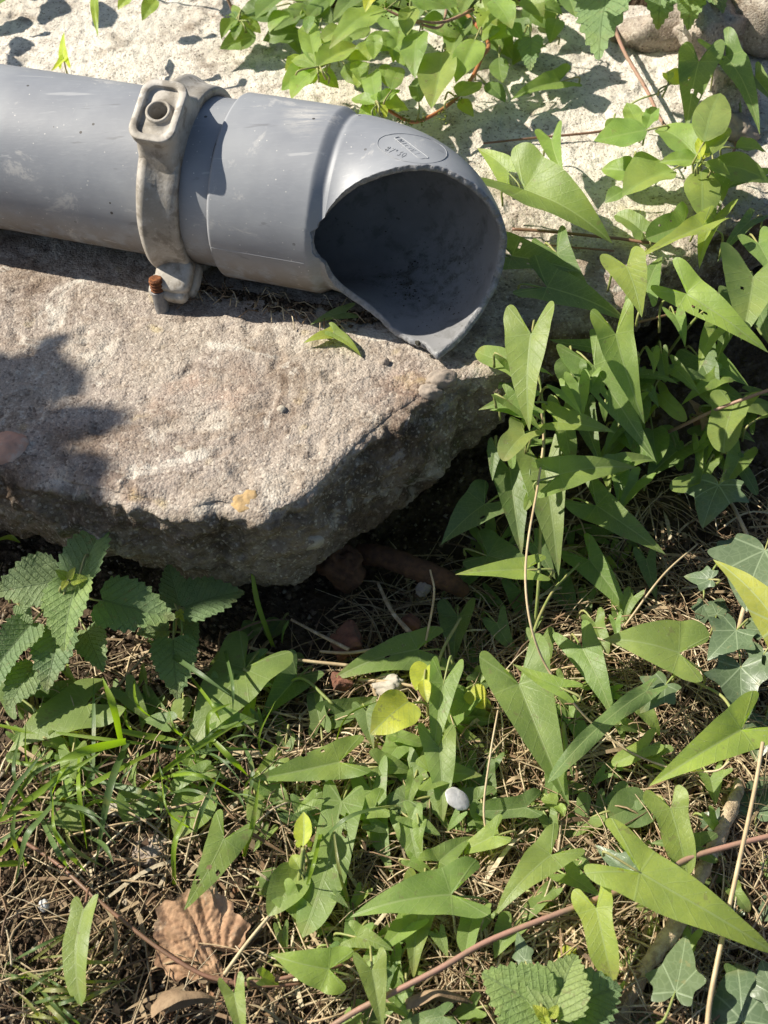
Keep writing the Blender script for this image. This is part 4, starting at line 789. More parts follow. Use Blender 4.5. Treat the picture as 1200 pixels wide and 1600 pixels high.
# unseen shoot added off to the left, leaves placed to shade the slab
sv_ = np.array(SUN)/SUN.z; tall = [np.array([-.80, .66, GZ]), np.array([-.82, .68, .25]), at(30, 640, 0)+sv_*.5, at(60, 640, 0)+sv_*.92]; tall_c = catmull(tall, 60)
for i, (qx, qy) in enumerate(((10, 560), (50, 590), (95, 560), (40, 625), (85, 600), (8, 640), (30, 705), (75, 735), (120, 742), (100, 690), (60, 655), (-30, 600), (-20, 690), (125, 585))):
    zz = .50 + .03*i; c_ = at(qx-85, qy, 0) + sv_*zz; a_ = random.uniform(0, 6.28); dd = np.array([math.cos(a_), math.sin(a_), random.uniform(-.3, .1)])*.026
    p.leaf(0, 0, 1, 1, .36, 0, 'n', 'nettle', z=0, w=(c_-dd, c_+dd), stalk=(None, tall_c[np.linalg.norm(tall_c-c_+dd, axis=1).argmin()]))
tubepart("stem", tall, [.002, .0012], M['gstem'], p.e, p.loc)
p = nettle("smaller stinging nettle in half shade under the slab's front", at(272, 990, GZ), 43, lambda x, y: -.095)
for a in ((280, 946, 262, 880, .40, .012, 'n', 'nettle', -.006), (288, 949, 383, 924, .36, .020, 'n', 'nettle', .0), (270, 1000, 277, 1092, .42, .010, 'n', 'nettle', .006), (262, 985, 212, 990, .36, .004, 'n', 'nettle', 0), (290, 965, 310, 1010, .35, .004, 'n', 'nettle', 0), (278, 955, 288, 972, .35, .02, 'Y', 'nettle', 0), (283, 958, 272, 968, .35, .02, 'Y', 'nettle', 0)): p.leaf(*a)
p.stem([(272, 990, GZ), (276, 965, -.09), (280, 948, -.078)], .0013, .001)
p = nettle("young stinging nettle with broad crinkled leaves at the bottom right, beside the stick", at(845, 1590, GZ), 47, zg)
for a in ((848, 1578, 752, 1520, .50, .040, 'N', 'nettle', -.002), (862, 1585, 900, 1490, .46, .044, 'N', 'nettle', .0), (880, 1580, 970, 1540, .48, .036, 'n', 'nettle', 0), (850, 1590, 770, 1640, .45, .036, 'N', 'nettle', 0), (875, 1595, 930, 1650, .45, .036, 'N', 'nettle', 0),
          (852, 1590, 832, 1570, .35, .048, 'Y', 'nettle', -.003), (862, 1590, 872, 1570, .35, .048, 'Y', 'nettle', 0), (850, 1592, 862, 1612, .35, .048, 'Y', 'nettle', 0)): p.leaf(*a)
p.stem([(845, 1590, GZ), (852, 1588, -.10), (858, 1585, -.083)], .0016, .0012)
p = nettle("stinging nettle hanging in from the top edge at the right", at(1010, -30, 0), 53, zs)
for a in ((955, -22, 934, 92, .40, .090, 'n', 'nettle', .012), (1035, -25, 1028, 46, .45, .080, 'n', 'nettle', .01), (1080, -25, 1075, 48, .42, .060, 'n', 'nettle', .01), (1110, -20, 1130, 20, .4, .05, 'n', 'nettle', 0), (830, 60, 828, 112, .4, .035, 'n', 'nettle', .01), (1005, -40, 985, -5, .4, .1, 'n', 'nettle', 0), (1060, -40, 1120, 5, .36, .07, 'n', 'nettle', 0)): p.leaf(*a)
for i in range(20):  # unseen leaves added beyond the top edge, to shade the corner stones
    bx, by = random.uniform(800, 1120), random.uniform(-190, -40); p.leaf(bx, by, bx+random.uniform(-70, 70), by+random.uniform(-10, 60), .4, random.uniform(.06, .19), 'n', 'nettle', .012, petiole=False)
p.stem([(1010, -30, 0), (1012, -60, .06), (1000, -70, .10)], .0018, .0014)

# ---- pellitory
def pel(lb, root, seed): return Plant("pellitory_plant", lb, "pellitory", root, 'pellitory', "pellitory plants", zs, seed=seed)
p = pel("leafy pellitory with a red arching stem, filling the top centre behind the pipe", at(700, -10, 0), 61)
PEL = ((602, 15, 514, 70, .22, .075, 'l', 0), (640, 10, 634, 58, .36, .07, 'l', 0), (625, 42, 614, 92, .34, .05, 'm', 0), (655, 50, 645, 114, .34, .06, 'l', 0), (690, 82, 673, 164, .38, .05, 'p', 0), (742, 62, 712, 126, .34, .055, 'l', 0), (640, -5, 700, 12, .3, .08, 'l', 0), (770, 0, 800, 45, .4, .07, 'l', 0),
       (820, -5, 850, 25, .5, .06, 'l', 0), (798, 38, 815, 60, .5, .05, 'm', 0), (870, 30, 860, 65, .45, .04, 'm', 0), (495, 102, 483, 24, .24, .045, 'm', 0), (497, 104, 560, 74, .3, .05, 'l', 0), (494, 106, 452, 88, .32, .045, 'l', 0), (496, 108, 440, 142, .36, .035, 'm', 0), (494, 110, 455, 155, .3, .04, 'l', 0),
       (500, 110, 530, 138, .35, .03, 'm', 0), (498, 100, 500, 78, .3, .05, 'y', 0), (496, 108, 490, 132, .34, .045, 'y', 0), (588, 160, 577, 104, .3, .045, 'l', 0), (586, 162, 548, 153, .32, .045, 'l', 0), (588, 163, 560, 186, .4, .04, 'l', 0), (592, 160, 626, 138, .3, .05, 'l', 0), (592, 162, 640, 168, .42, .04, 'l', 0), (588, 158, 582, 145, .4, .05, 'y', 0), (594, 164, 604, 184, .4, .05, 'Y', 0),
       (612, 140, 632, 98, .34, .05, 'm', 0), (655, 160, 650, 122, .4, .03, 'd', 0), (715, 150, 752, 128, .4, .04, 'l', 0), (718, 156, 740, 182, .35, .03, 'l', 0), (760, 130, 790, 160, .35, .02, 'd', 0), (780, 90, 786, 130, .4, .02, 'd', 0), (560, 30, 548, 70, .4, .02, 'd', 0), (600, 60, 560, 95, .35, .02, 'd', 0), (540, 100, 575, 140, .35, .012, 'd', 0), (670, 20, 720, 60, .4, .02, 'd', 0), (720, 30, 700, 90, .35, .02, 'd', 0),
       (760, 40, 800, 90, .4, .015, 'd', 0), (850, 70, 800, 100, .35, .01, 'd', 0), (430, 10, 370, 22, .32, .03, 'd', 0), (450, -10, 400, 30, .34, .05, 'd', 0), (480, 0, 520, 40, .36, .03, 'd', 0), (560, -10, 520, 30, .3, .05, 'd', 0), (680, -20, 650, 30, .3, .06, 'd', 0), (740, -20, 720, 25, .35, .07, 'm', 0), (790, -30, 760, 20, .35, .07, 'l', 0), (880, -20, 900, 30, .4, .04, 'd', 0), (590, -20, 570, 15, .35, .09, 'Y', 0))
for bx, by, tx, ty, w_, h_, c_, d_ in PEL: p.leaf(bx, by, tx, ty, w_*1.02, h_, c_, 'pellitory', .006)
p.stem([(700, -10, 0), (760, 60, .035), (752, 90, .038), (735, 125, .035), (705, 160, .03), (670, 183, .028), (640, 190, .026), (595, 165, .035)], .0019, .0013, 'rstem')
p.stem([(700, -10, 0), (690, 40, .05), (650, 35, .06), (600, 14, .07)], .0013, .001, 'pstem'); p.stem([(740, 15, .06), (690, 35, .06), (640, 30, .065)], .0015, .001, 'pstem'); p.stem([(520, -20, .0), (500, 40, .03), (496, 104, .04)], .0013, .001)
for i in range(100):
    bx, by = random.uniform(400, 900), random.uniform(-70, 60)**1 if i < 50 else random.uniform(-70, 20); a = random.uniform(0, 6.28); L = random.uniform(35, 70)
    p.leaf(bx, by, bx+L*math.cos(a), by+L*.6*math.sin(a), .36, random.uniform(.004, .03), random.choice('ddm'), 'pellitory', .006, petiole=False)
for i in range(44):
    bx, by = random.uniform(430, 850), random.uniform(-25, 105); a = random.uniform(0.2, 2.9); L = random.uniform(36, 62)
    if by > 55 and bx > 630: continue
    p.leaf(bx, by, bx+L*math.cos(a), by+L*.8*math.sin(a), .36, random.uniform(.02, .055), random.choice('mmll'), 'pellitory', .006, petiole=False)
fl = Acc()
for bx, by, h_ in ((600, 10, .075), (606, 22, .072), (745, 18, .06), (700, 38, .06), (690, 80, .05), (660, 188, .03), (690, 180, .03), (715, 155, .03), (640, 190, .03), (625, 188, .03)):
    for _ in range(16):
        c0 = at(bx, by, h_)+rng.normal(0, .0022, 3); crumbs(fl, c0[None], np.array([rng.uniform(.0006, .0013)]), np.array([(.16, .19, .04)])*rng.uniform(.7, 1.3))
obj("flower_clusters", fl.mesh("flower_clusters", p.loc, smooth=False), M['crumb'], p.e)["kind"] = "stuff"
p = pel("low pellitory sprig at the top left above the straight pipe", at(372, 36, 0), 67)
for a in ((370, 30, 345, 58, .34, .03, 'm'), (372, 34, 366, 62, .34, .03, 'm'), (375, 30, 365, 8, .34, .03, 'm'), (378, 32, 408, 52, .38, .025, 'm'), (376, 30, 430, 30, .34, .02, 'd'), (372, 32, 352, 20, .3, .03, 'd'), (245, 0, 222, 30, .35, .06, 'l'), (206, -6, 184, 15, .35, .06, 'l'), (148, -10, 152, 48, .12, .05, 'l'), (10, -8, -10, 12, .4, .03, 'd')): p.leaf(*a[:7], 'pellitory', .006, petiole=a[1] > 10)
for i in range(26):
    bx = random.uniform(-260, 330); by = random.uniform(-190, -70); p.leaf(bx, by, bx+random.uniform(-60, 60), by+random.uniform(-30, 60), .34, random.uniform(.02, .10), random.choice('mdl'), 'pellitory', .008, petiole=False)
p.stem([(372, 36, 0), (340, -20, .03), (240, -80, .05), (100, -120, .06)], .0015, .0012, 'pstem')
p = pel("pellitory with a rosette of ovate leaves at the right, above the slab", at(1095, 262, 0), 71)
for a in ((1100, 222, 1128, 134, .34, .060, 'p'), (1090, 248, 1022, 198, .34, .045, 'm'), (1092, 252, 1030, 254, .24, .045, 'l'), (1095, 268, 1097, 345, .40, .040, 'l'), (1100, 246, 1144, 196, .28, .055, 'l'), (1102, 256, 1142, 272, .3, .05, 'l'), (1110, 258, 1205, 282, .30, .035, 'm'), (1096, 246, 1096, 212, .26, .06, 'Y'), (1092, 250, 1105, 236, .4, .06, 'Y'), (1098, 254, 1088, 262, .5, .055, 'Y'),
          (1010, 203, 928, 221, .36, .045, 'm'), (1010, 202, 1018, 166, .36, .04, 'm'), (1000, 200, 980, 162, .4, .03, 'm'), (1050, 265, 972, 302, .40, .03, 'p'), (1000, 270, 938, 262, .36, .02, 'm'), (975, 298, 945, 316, .4, .015, 'd'), (992, 255, 985, 300, .36, .015, 'd'), (1115, 262, 1125, 320, .4, .015, 'd'), (1045, 132, 1078, 112, .45, .04, 'l'), (1045, 128, 1042, 112, .5, .045, 'Y'), (1150, 230, 1200, 235, .3, .03, 'd'), (960, 185, 950, 215, .35, .01, 'd')): p.leaf(*a[:7], 'pellitory', .006)
p.stem([(955, 30, .01), (975, 80, .02), (1010, 140, .02), (1038, 195, .022), (1092, 250, .035)], .0018, .0012, 'pstem'); p.stem([(1095, 262, 0), (1093, 255, .02), (1094, 250, .045)], .0014, .001); p.stem([(975, 170, .02), (1000, 155, .03), (1030, 145, .035), (1048, 130, .04)], .0008, .0006)

# ---- ivy
p = Plant("ivy_plant", "grey-green ivy with pale veins at the right edge", "ivy", at(1150, 1010, GZ), 'ivy', "ivy plants", zg, seed=73)
for a in ((1110, 905, 1068, 900, .50, .040, 'I'), (1195, 860, 1165, 950, .65, .045, 'I'), (1150, 985, 1105, 1030, .6, .034, 'I'), (1195, 985, 1165, 965, .8, .038, 'I'), (1158, 1042, 1166, 1126, .62, .030, 'i'), (1195, 1020, 1176, 1050, .8, .036, 'I'), (1130, 870, 1160, 835, .5, .03, 'i'), (1120, 960, 1128, 930, .6, .02, 'i'), (1123, 758, 1098, 826, .62, .045, 'I'),
          (1040, 1070, 1000, 1115, .55, .035, 'I'), (1195, 1130, 1180, 1190, .6, .015, 'i'), (1180, 900, 1215, 940, .6, .03, 'I'), (1100, 945, 1092, 985, .5, .012, 'i')): p.leaf(*a[:7], 'ivy', .006, fold=.15)
p.stem([(1150, 1010, GZ), (1160, 960, -.10), (1180, 880, -.09), (1150, 800, -.09), (1125, 765, -.085)], .0018, .0012, 'tan')
o = p.leaf(1216, 975, 1114, 873, .30, .062, 'Y', 'bindweed', 0); o["label"] = "bright yellow-green leaf lit from behind"
p = Plant("ivy_plant", "dark glossy ivy in the bottom right corner, beside the woody stick", "ivy", at(1120, 1580, GZ), 'ivy', "ivy plants", zg, seed=79)
for a in ((1056, 1550, 1072, 1462, .50, .030, 'I'), (1160, 1595, 1150, 1500, .75, .022, 'i'), (1105, 1640, 1080, 1560, .7, .010, 'i'), (1215, 1560, 1190, 1500, .6, .03, 'i'), (985, 1360, 930, 1320, .34, .018, 'I'), (1115, 1290, 1090, 1272, .7, .018, 'i'), (820, 1500, 808, 1455, .4, .030, 'I'), (1180, 1270, 1200, 1210, .6, .012, 'i'), (1150, 1430, 1120, 1400, .5, .008, 'i'), (1215, 1420, 1180, 1440, .5, .01, 'i'), (1000, 1600, 975, 1560, .5, .008, 'i')): p.leaf(*a[:7], 'ivy', .004, fold=.12)
p.stem([(1120, 1580, GZ), (1090, 1575, -.115), (1058, 1555, -.1)], .0015, .001)

# ---- low leaves that fill the mat under the larger ones, each on the plant it grows from
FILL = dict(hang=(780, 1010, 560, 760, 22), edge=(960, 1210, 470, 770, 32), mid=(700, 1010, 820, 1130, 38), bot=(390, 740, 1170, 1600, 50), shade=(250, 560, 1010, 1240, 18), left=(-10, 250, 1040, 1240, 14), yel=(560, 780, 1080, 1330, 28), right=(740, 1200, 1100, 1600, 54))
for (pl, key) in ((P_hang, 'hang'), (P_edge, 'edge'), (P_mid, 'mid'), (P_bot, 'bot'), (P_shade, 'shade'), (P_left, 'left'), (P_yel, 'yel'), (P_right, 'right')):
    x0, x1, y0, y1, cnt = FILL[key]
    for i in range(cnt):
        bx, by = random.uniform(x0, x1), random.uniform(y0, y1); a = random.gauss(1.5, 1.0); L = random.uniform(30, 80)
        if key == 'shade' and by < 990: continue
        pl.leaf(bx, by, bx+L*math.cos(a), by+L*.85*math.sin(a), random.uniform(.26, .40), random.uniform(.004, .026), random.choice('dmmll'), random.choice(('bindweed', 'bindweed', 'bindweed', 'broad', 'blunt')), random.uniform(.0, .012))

# ---- two leaves dropped on the slab under the pipe
for i, (a, lb) in enumerate((((540, 488, 485, 505, .26, .006, 'l'), "small green fallen leaf on the slab, the upper of two below the pipe"), ((522, 520, 566, 556, .24, .006, 'y'), "torn yellow-green fallen leaf on the slab, the lower of two below the pipe"))):
    rs_ = np.random.default_rng(90+i); B, T = at(a[0], a[1], .006), at(a[2], a[3], .004)
    e = thing("fallen_leaf", lb, "fallen leaf", (B[0], B[1], 0), "leaves dropped on the slab")
    obj("leaf_blade", leaf_mesh("leaf_blade", 'bindweed', B, T, a[4], .2, rs_, .2, .05, (B[0], B[1], 0)), M['bindweed'], e, np.array(PALC[a[6]])*1.2)
    if i: obj("leaf_blade", leaf_mesh("leaf_blade", 'bindweed', at(518, 522, .005), at(474, 536, .004), .3, -.2, rs_, .2, .05, (B[0], B[1], 0)), M['bindweed'], e, np.array(PALC['Y']))

# ================================================================== grass
def blade_mesh(pts, w, loc, tw=.5):
    P = catmull(pts, 14); T = np.gradient(P, axis=0); T /= np.linalg.norm(T, axis=1)[:, None]
    toc = CAM-P.mean(0); sdv = np.cross(T, toc*.6 + UPV*.4); sdv /= np.linalg.norm(sdv, axis=1)[:, None]; nn = np.cross(sdv, T)
    t = np.linspace(0, 1, 14); ww = w*np.minimum(1, (1-t)*2.6)**.8*(.7+.3*np.sin(np.pi*t)) + .00008
    a = tw*np.sin(2.4*t+1); sd2 = sdv*np.cos(a)[:, None] + nn*np.sin(a)[:, None]; n2_ = np.cross(sd2, T)
    R_ = np.stack([P-sd2*ww[:, None]+n2_*(ww*.35)[:, None], P, P+sd2*ww[:, None]+n2_*(ww*.35)[:, None]], 1)
    uv = np.zeros((14, 3, 2)); uv[..., 0] = [-.3, 0, .3]; uv[..., 1] = t[:, None]
    return npmesh("blade", R_.reshape(-1, 3)-np.asarray(loc), grid_faces(14, 3), uv=uv.reshape(-1, 2))
def mat_grass():
    N = NT("grass_blade"); oi = N.n("ObjectInfo"); co = N.objco(); uv = N.n("UVMap"); sx = N.n("SeparateXYZ", Vector=uv.outputs[0])
    st = N.math('SINE', N.math('MULTIPLY', sx.outputs[0], 60.0)); c = N.mix(N.math('MULTIPLY', st, .25), oi.outputs["Color"], N.mix(1.0, oi.outputs["Color"], (.6, .7, .6), 'MULTIPLY'))
    c = N.mix(N.ss(.55, .75, N.noise(co, 60, 3)), c, (.20, .21, .06)); s = N.bsdf(c, .38, N.bump(st, .2, .0002), .45)
    t = N.n("BsdfTranslucent", Color=N.mix(1.0, c, (1.9, 2.1, .3), 'MULTIPLY')); mx = N.n("MixShader", Fac=.38); N.set(mx.inputs[1], s); N.set(mx.inputs[2], t); return N.done(mx.outputs[0])
M['grass'] = mat_grass()
tufts = {}
def tuft(key, lb, root): tufts[key] = (thing("grass_tuft", lb, "grass", root, "grass tufts"), np.array(root))
tuft('a', "bright grass tuft with broad blades at the left edge, above the bare soil", at(60, 1310, GZ)); tuft('b', "thin dark grass tuft between the nettles and the dead leaf", at(330, 1210, GZ)); tuft('c', "few long grass blades in front of the slab's lowest corner", at(425, 1020, GZ)); tuft('d', "dry sparse grass in the bottom left corner", at(30, 1520, GZ))
def blade(key, pts, w, c):
    e, loc = tufts[key]; n_ = len(pts); P = [at(x, y, GZ + hh) for x, y, hh in pts]
    obj("blade", blade_mesh(P, w*1.3, loc, random.uniform(-.8, .8)), M['grass'], e, np.array(c)*random.uniform(.85, 1.15))
G1, G2, G3 = (.19, .28, .03), (.11, .17, .06), (.24, .25, .09)
for pts, w, c in (([(-6, 1288, .01), (80, 1225, .04), (166, 1170, .05)], .0014, G1), ([(196, 1158, .035), (135, 1172, .055), (74, 1199, .05)], .0019, G1), ([(245, 1172, .03), (170, 1212, .045), (102, 1248, .04)], .0013, G1), ([(200, 1158, .03), (172, 1230, .05), (148, 1360, .01)], .0015, G2),
                  ([(188, 1158, .03), (176, 1104, .06), (160, 1058, .06)], .0017, G1), ([(124, 1184, .03), (124, 1236, .05), (136, 1328, .01)], .0011, G1), ([(0, 1278, .01), (20, 1236, .04), (74, 1168, .06)], .0011, G2), ([(112, 1224, .02), (66, 1278, .04), (40, 1312, .04), (24, 1382, .01)], .0015, G2), ([(146, 1218, .02), (147, 1140, .03), (146, 1060, .03)], .0010, G2),
                  ([(66, 1282, .01), (90, 1330, .03), (108, 1358, .01)], .0011, G2), ([(72, 1280, .01), (105, 1330, .03), (134, 1362, .01)], .0012, G2), ([(102, 1290, .01), (116, 1326, .02), (172, 1360, .01)], .0008, G3), ([(-5, 1133, .03), (58, 1147, .03)], .0011, G1), ([(88, 1145, .03), (186, 1158, .03), (240, 1164, .02)], .0008, G1), ([(188, 1142, .03), (240, 1152, .02), (280, 1156, .02)], .0015, G1),
                  ([(12, 1188, .03), (50, 1194, .035), (85, 1184, .03)], .0009, G1), ([(-5, 1340, .01), (15, 1320, .03), (42, 1285, .04)], .0010, G1), ([(-5, 1320, .02), (30, 1295, .03)], .0009, G2), ([(35, 1270, .03), (68, 1272, .03), (0, 1288, .03)], .0008, G1), ([(80, 1245, .02), (95, 1210, .05), (110, 1190, .04)], .0011, G1), ([(-5, 1352, .02), (40, 1348, .01)], .0014, G1)): blade('a', pts, w, c)
for pts, w, c in (([(218, 1233, .01), (300, 1172, .04), (389, 1121, .04)], .0012, G1), ([(332, 1156, .04), (360, 1185, .04), (389, 1214, .02)], .0013, G1), ([(327, 1168, .02), (327, 1118, .04), (363, 1098, .04)], .0010, G1), ([(231, 1000, .02), (300, 1045, .05), (360, 1086, .05)], .0011, G2), ([(350, 1011, .02), (363, 1066, .05), (364, 1112, .04)], .0007, G2),
                  ([(273, 1382, .01), (273, 1320, .04), (294, 1262, .04)], .0011, G1), ([(305, 1300, .02), (316, 1265, .04), (345, 1205, .04)], .0009, G2), ([(381, 1338, .01), (395, 1285, .04), (406, 1216, .04)], .0010, G1), ([(380, 1160, .02), (395, 1205, .03), (385, 1260, .02)], .0009, G2), ([(150, 1220, .02), (230, 1240, .03), (276, 1262, .01)], .0013, G2), ([(296, 1055, .02), (330, 1100, .04), (345, 1128, .03)], .0007, G1),
                  ([(621, 1259, .02), (548, 1276, .04), (490, 1325, .02)], .0010, G2), ([(505, 1285, .01), (490, 1350, .04), (475, 1395, .01)], .0008, G1), ([(550, 1430, .0), (530, 1360, .03), (518, 1270, .03)], .0006, G3), ([(300, 1175, .03), (340, 1170, .04), (420, 1172, .02)], .0008, G2), ([(250, 1165, .03), (300, 1168, .03), (350, 1130, .03)], .0009, G2)): blade('b', pts, w, c)
for pts, w, c in (([(427, 1011, .0), (402, 940, .03), (390, 862, .06)], .0012, G1), ([(441, 1005, .0), (444, 985, .02), (452, 968, .03)], .0010, G2), ([(-5, 845, .02), (15, 840, .04), (32, 848, .04)], .0014, G1)): blade('c', pts, w, c)
for i in range(26):
    x, y = random.uniform(-10, 110), random.uniform(1490, 1590); a = random.uniform(-.9, .9); L = random.uniform(50, 130); blade('d', [(x, y, .002), (x+L*.5*math.cos(a), y-L*.5*math.sin(a), .02), (x+L*math.cos(a), y-L*math.sin(a), .006)], random.uniform(.0004, .0009), random.choice((G3, G3, G2)))
for i in range(20):
    x, y = random.gauss(80, 60), random.gauss(1270, 45); a = random.uniform(-2.6, .6); L = random.uniform(50, 150); blade('a', [(x, y, .002), (x+L*.5*math.cos(a), y+L*.5*math.sin(a), random.uniform(.02, .05)), (x+L*math.cos(a+.3), y+L*math.sin(a+.3), random.uniform(.01, .05))], random.uniform(.0004, .0010), random.choice((G1, G2, G2)))
for i in range(24):
    x, y = random.gauss(330, 70), random.gauss(1200, 55); a = random.uniform(-3, .5); L = random.uniform(40, 120); blade('b', [(x, y, .002), (x+L*.5*math.cos(a), y+L*.5*math.sin(a), random.uniform(.02, .05)), (x+L*math.cos(a+.4), y+L*math.sin(a+.4), random.uniform(.01, .05))], random.uniform(.0003, .0007), random.choice((G1, G2, G2)))

# ================================================================== litter
def single(name, lb, cat, P, rad, mat, k=8, grp=None, amp=0.0):
    P = catmull([at(*q_) for q_ in P], len(P)*9); loc = P[0]; rr = np.interp(np.linspace(0, 1, len(P)), np.linspace(0, 1, np.size(rad)), np.atleast_1d(rad))
    Vt, Qt, Tt = tube(P, rr, k)
    if amp: Vt = Vt + amp*np.stack([noise3(Vt, 160, s) + .6*noise3(Vt, 420, s+9) for s in (1, 2, 3)], -1)
    o = obj(name, npmesh(name, Vt-loc, Qt, Tt), M[mat]); o.location = tuple(loc); return tag(o, lb, cat, grp)
single("woody_stick", "pale woody stick lying in the straw at the lower right", "stick", [(958, 1612, -.115), (1008, 1513, -.110), (1054, 1448, -.104), (1096, 1364, -.103), (1140, 1270, -.106), (1156, 1222, -.115)], [.0042, .0040, .0046, .0038, .0042, .0030], 'wood', 14, amp=.0012)
single("dry_stalk", "long straight straw-coloured stalk at the right edge, reaching the bottom", "stalk", [(1192, 1160, -.06), (1178, 1240, -.065), (1150, 1370, -.07), (1128, 1470, -.08), (1110, 1560, -.09), (1104, 1620, -.10)], [.0011, .0014], 'tan', grp="dry stalks")
single("dry_stalk", "thin dry stalk leaning beside the white scrap in the straw", "stalk", [(778, 1110, -.08), (766, 1180, -.085), (756, 1270, -.10), (770, 1340, -.115)], [.0005, .0007], 'tan', grp="dry stalks")
single("dry_stalk", "thin dry stalk slanting right of the big leaf's base", "stalk", [(1090, 850, -.09), (1035, 900, -.09), (975, 980, -.11)], [.0006, .0008], 'tan', grp="dry stalks")
single("dry_stalk", "fine upright dry stalk in the dark beside the root", "stalk", [(672, 890, -.07), (678, 930, -.08), (664, 1010, -.11)], [.0006, .0008], 'tan', grp="dry stalks")
single("dry_twig", "thin brown twig on the sunny slab right of the elbow's top", "twig", [(755, 224, .004), (830, 216, .005), (940, 205, .006), (970, 190, .01)], [.0008, .0012], 'bstem', grp="twigs")
single("dry_twig", "reddish twig curving on the slab below the broad sunlit leaf", "twig", [(795, 372, .003), (850, 382, .004), (960, 392, .005)], [.0005, .0008], 'bstem', grp="twigs")
single("dry_twig", "short dark twig lying below the brown root", "twig", [(590, 910, -.115), (612, 955, -.11), (642, 990, -.11)], [.0011, .0017], 'wood', grp="twigs")
single("dry_twig", "pale twig lying across the dark hollow under the slab's corner", "twig", [(455, 968, -.112), (500, 992, -.11), (545, 1015, -.112)], [.0009, .0013], 'wood', grp="twigs")
single("dry_twig", "thin twig beside the brick chip, lower of two in the hollow", "twig", [(500, 1018, -.115), (545, 1020, -.114), (600, 1012, -.112)], [.0010, .0012], 'tan', grp="twigs")
single("dry_twig", "long horizontal twig behind the dark leaves left of the hollow", "twig", [(390, 1012, -.115), (460, 1030, -.112), (545, 1040, -.112)], [.0010, .0012], 'tan', grp="twigs")
single("tree_root", "thick brown root running under the slab's corner", "root", [(560, 866, -.118), (600, 870, -.112), (650, 888, -.108), (700, 908, -.112), (725, 925, -.122)], [.0075, .0075, .0080, .0075, .0050], 'root', 14, amp=.0009)
def rock(name, lb, cat, px, py, z, size, mt, seed, grp=None, flat=.6, amp=.3):
    c = at(px, py, z); o = obj(name, rock_mesh(name, size, seed, 2, amp, flat=flat), M[mt]); o.location = tuple(c); o.rotation_euler = (0.2*(seed % 3), .15*(seed % 5), seed); return tag(o, lb, cat, grp)
rock("brick_chip", "reddish brick chip in the dark hollow under the slab's corner", "brick chip", 542, 1000, -.117, (.010, .010, .006), 'brick', 5, "brick chips", .95, .38)
rock("brick_chip", "small reddish brick chip below the larger one, beside a grey stone", "brick chip", 532, 1066, -.119, (.008, .006, .005), 'brick', 8, "brick chips", .95, .38)
rock("brick_chip", "brown brick lump tucked against the slab's underside beside the root", "brick chip", 535, 885, -.112, (.014, .011, .012), 'root', 12, "brick chips", .9, .4)
rock("brick_chip", "orange brick crumb in the shade below the root", "brick chip", 642, 974, -.118, (.007, .006, .005), 'brick', 14, "brick chips")
rock("stone", "pale chipped stone in the shade right of the root", "stone", 663, 918, -.115, (.006, .004, .004), 'pebble', 4, "loose stones")
rock("stone", "grey angular stone below the brick chips", "stone", 605, 1072, -.117, (.012, .007, .006), 'pale', 9, "loose stones")
rock("stone", "smooth white pebble on the bare soil at the far left", "stone", 69, 1415, -.117, (.0037, .003, .003), 'white', 2, "loose stones", 0, .15)
rock("stone", "grey stone half sunk in the soil above the dead leaf", "stone", 235, 1330, -.123, (.011, .009, .006), 'pebble', 3, "loose stones")
rock("stone", "small beige stone on the soil between grass blades", "stone", 179, 1266, -.118, (.0042, .0034, .003), 'pale', 6, "loose stones")
rock("stone", "large pale stone in shade at the top right corner", "stone", 1118, 48, .02, (.042, .024, .024), 'stone', 7, "rubble at the back")
rock("stone", "lit pale stone below the large one at the top right", "stone", 1148, 150, .012, (.022, .018, .020), 'stone', 11, "rubble at the back")
rock("stone", "blue-grey stone at the right edge beside the pellitory rosette", "stone", 1155, 205, .004, (.014, .016, .010), 'pebble', 13, "rubble at the back")
rock("stone", "brown stone at the top right edge above the others", "stone", 1190, 15, .03, (.05, .03, .04), 'stone', 15, "rubble at the back")
rock("stone", "dark stone between the nettle and the top right rubble", "stone", 1040, 55, .004, (.040, .022, .022), 'stone', 16, "rubble at the back")
rock("plastic_scrap", "small frosted white oval scrap in the straw", "scrap", 714, 1248, -.100, (.0060, .0076, .0012), 'white', 20, None, .2, .12)
rock("grit", "black speck of grit on the broken pipe mouth's lip", "grit", 653, 536, .009, (.0022, .0014, .0014), 'black', 21)
# brown crumpled dead leaf
def dead_leaf(cx, cy, z, R_, seed):
    nr_, nc = 40, 168; a = np.linspace(0, 2*np.pi, nc, endpoint=False); r = np.linspace(0, 1, nr_)
    edge = 1 + .07*np.cos(5*a+.6) + .05*np.cos(11*a) + .03*np.cos(23*a+1); edge *= 1-.5*np.exp(-((np.angle(np.exp(1j*(a-5.35))))/.22)**2)
    P = np.stack([r[:, None]*edge*np.cos(a), r[:, None]*edge*np.sin(a), 0*r[:, None]*a], -1)
    th_ = np.arctan2(P[..., 0]-.25, P[..., 1]+1.0); vein = np.abs((th_*4.2 + .3*noise3(P, 2.2, seed+4)) % 1 - .5)*2; rb = np.hypot(P[..., 0]-.25, P[..., 1]+1.0)
    P[..., 2] = .075*(1-vein)**.7*np.clip(rb, 0, 1) + .012*np.abs(np.sin(rb*19+vein*2.5)) + .09*noise3(P, 1.5, seed) + .022*noise3(P, 4.2, seed+2) + .010*noise3(P, 14, seed+8) + .32*r[:, None]**2*(np.cos(a-1.2)*.5+.35) - .28*np.clip(r[:, None]-.7, 0, 1)*np.clip(np.cos(a+.5), 0, 1)*3*.6
    c = at(cx, cy, z); Vv = P*R_; return npmesh("dead_leaf", Vv.reshape(-1, 3), grid_faces(nr_, nc, True)), c
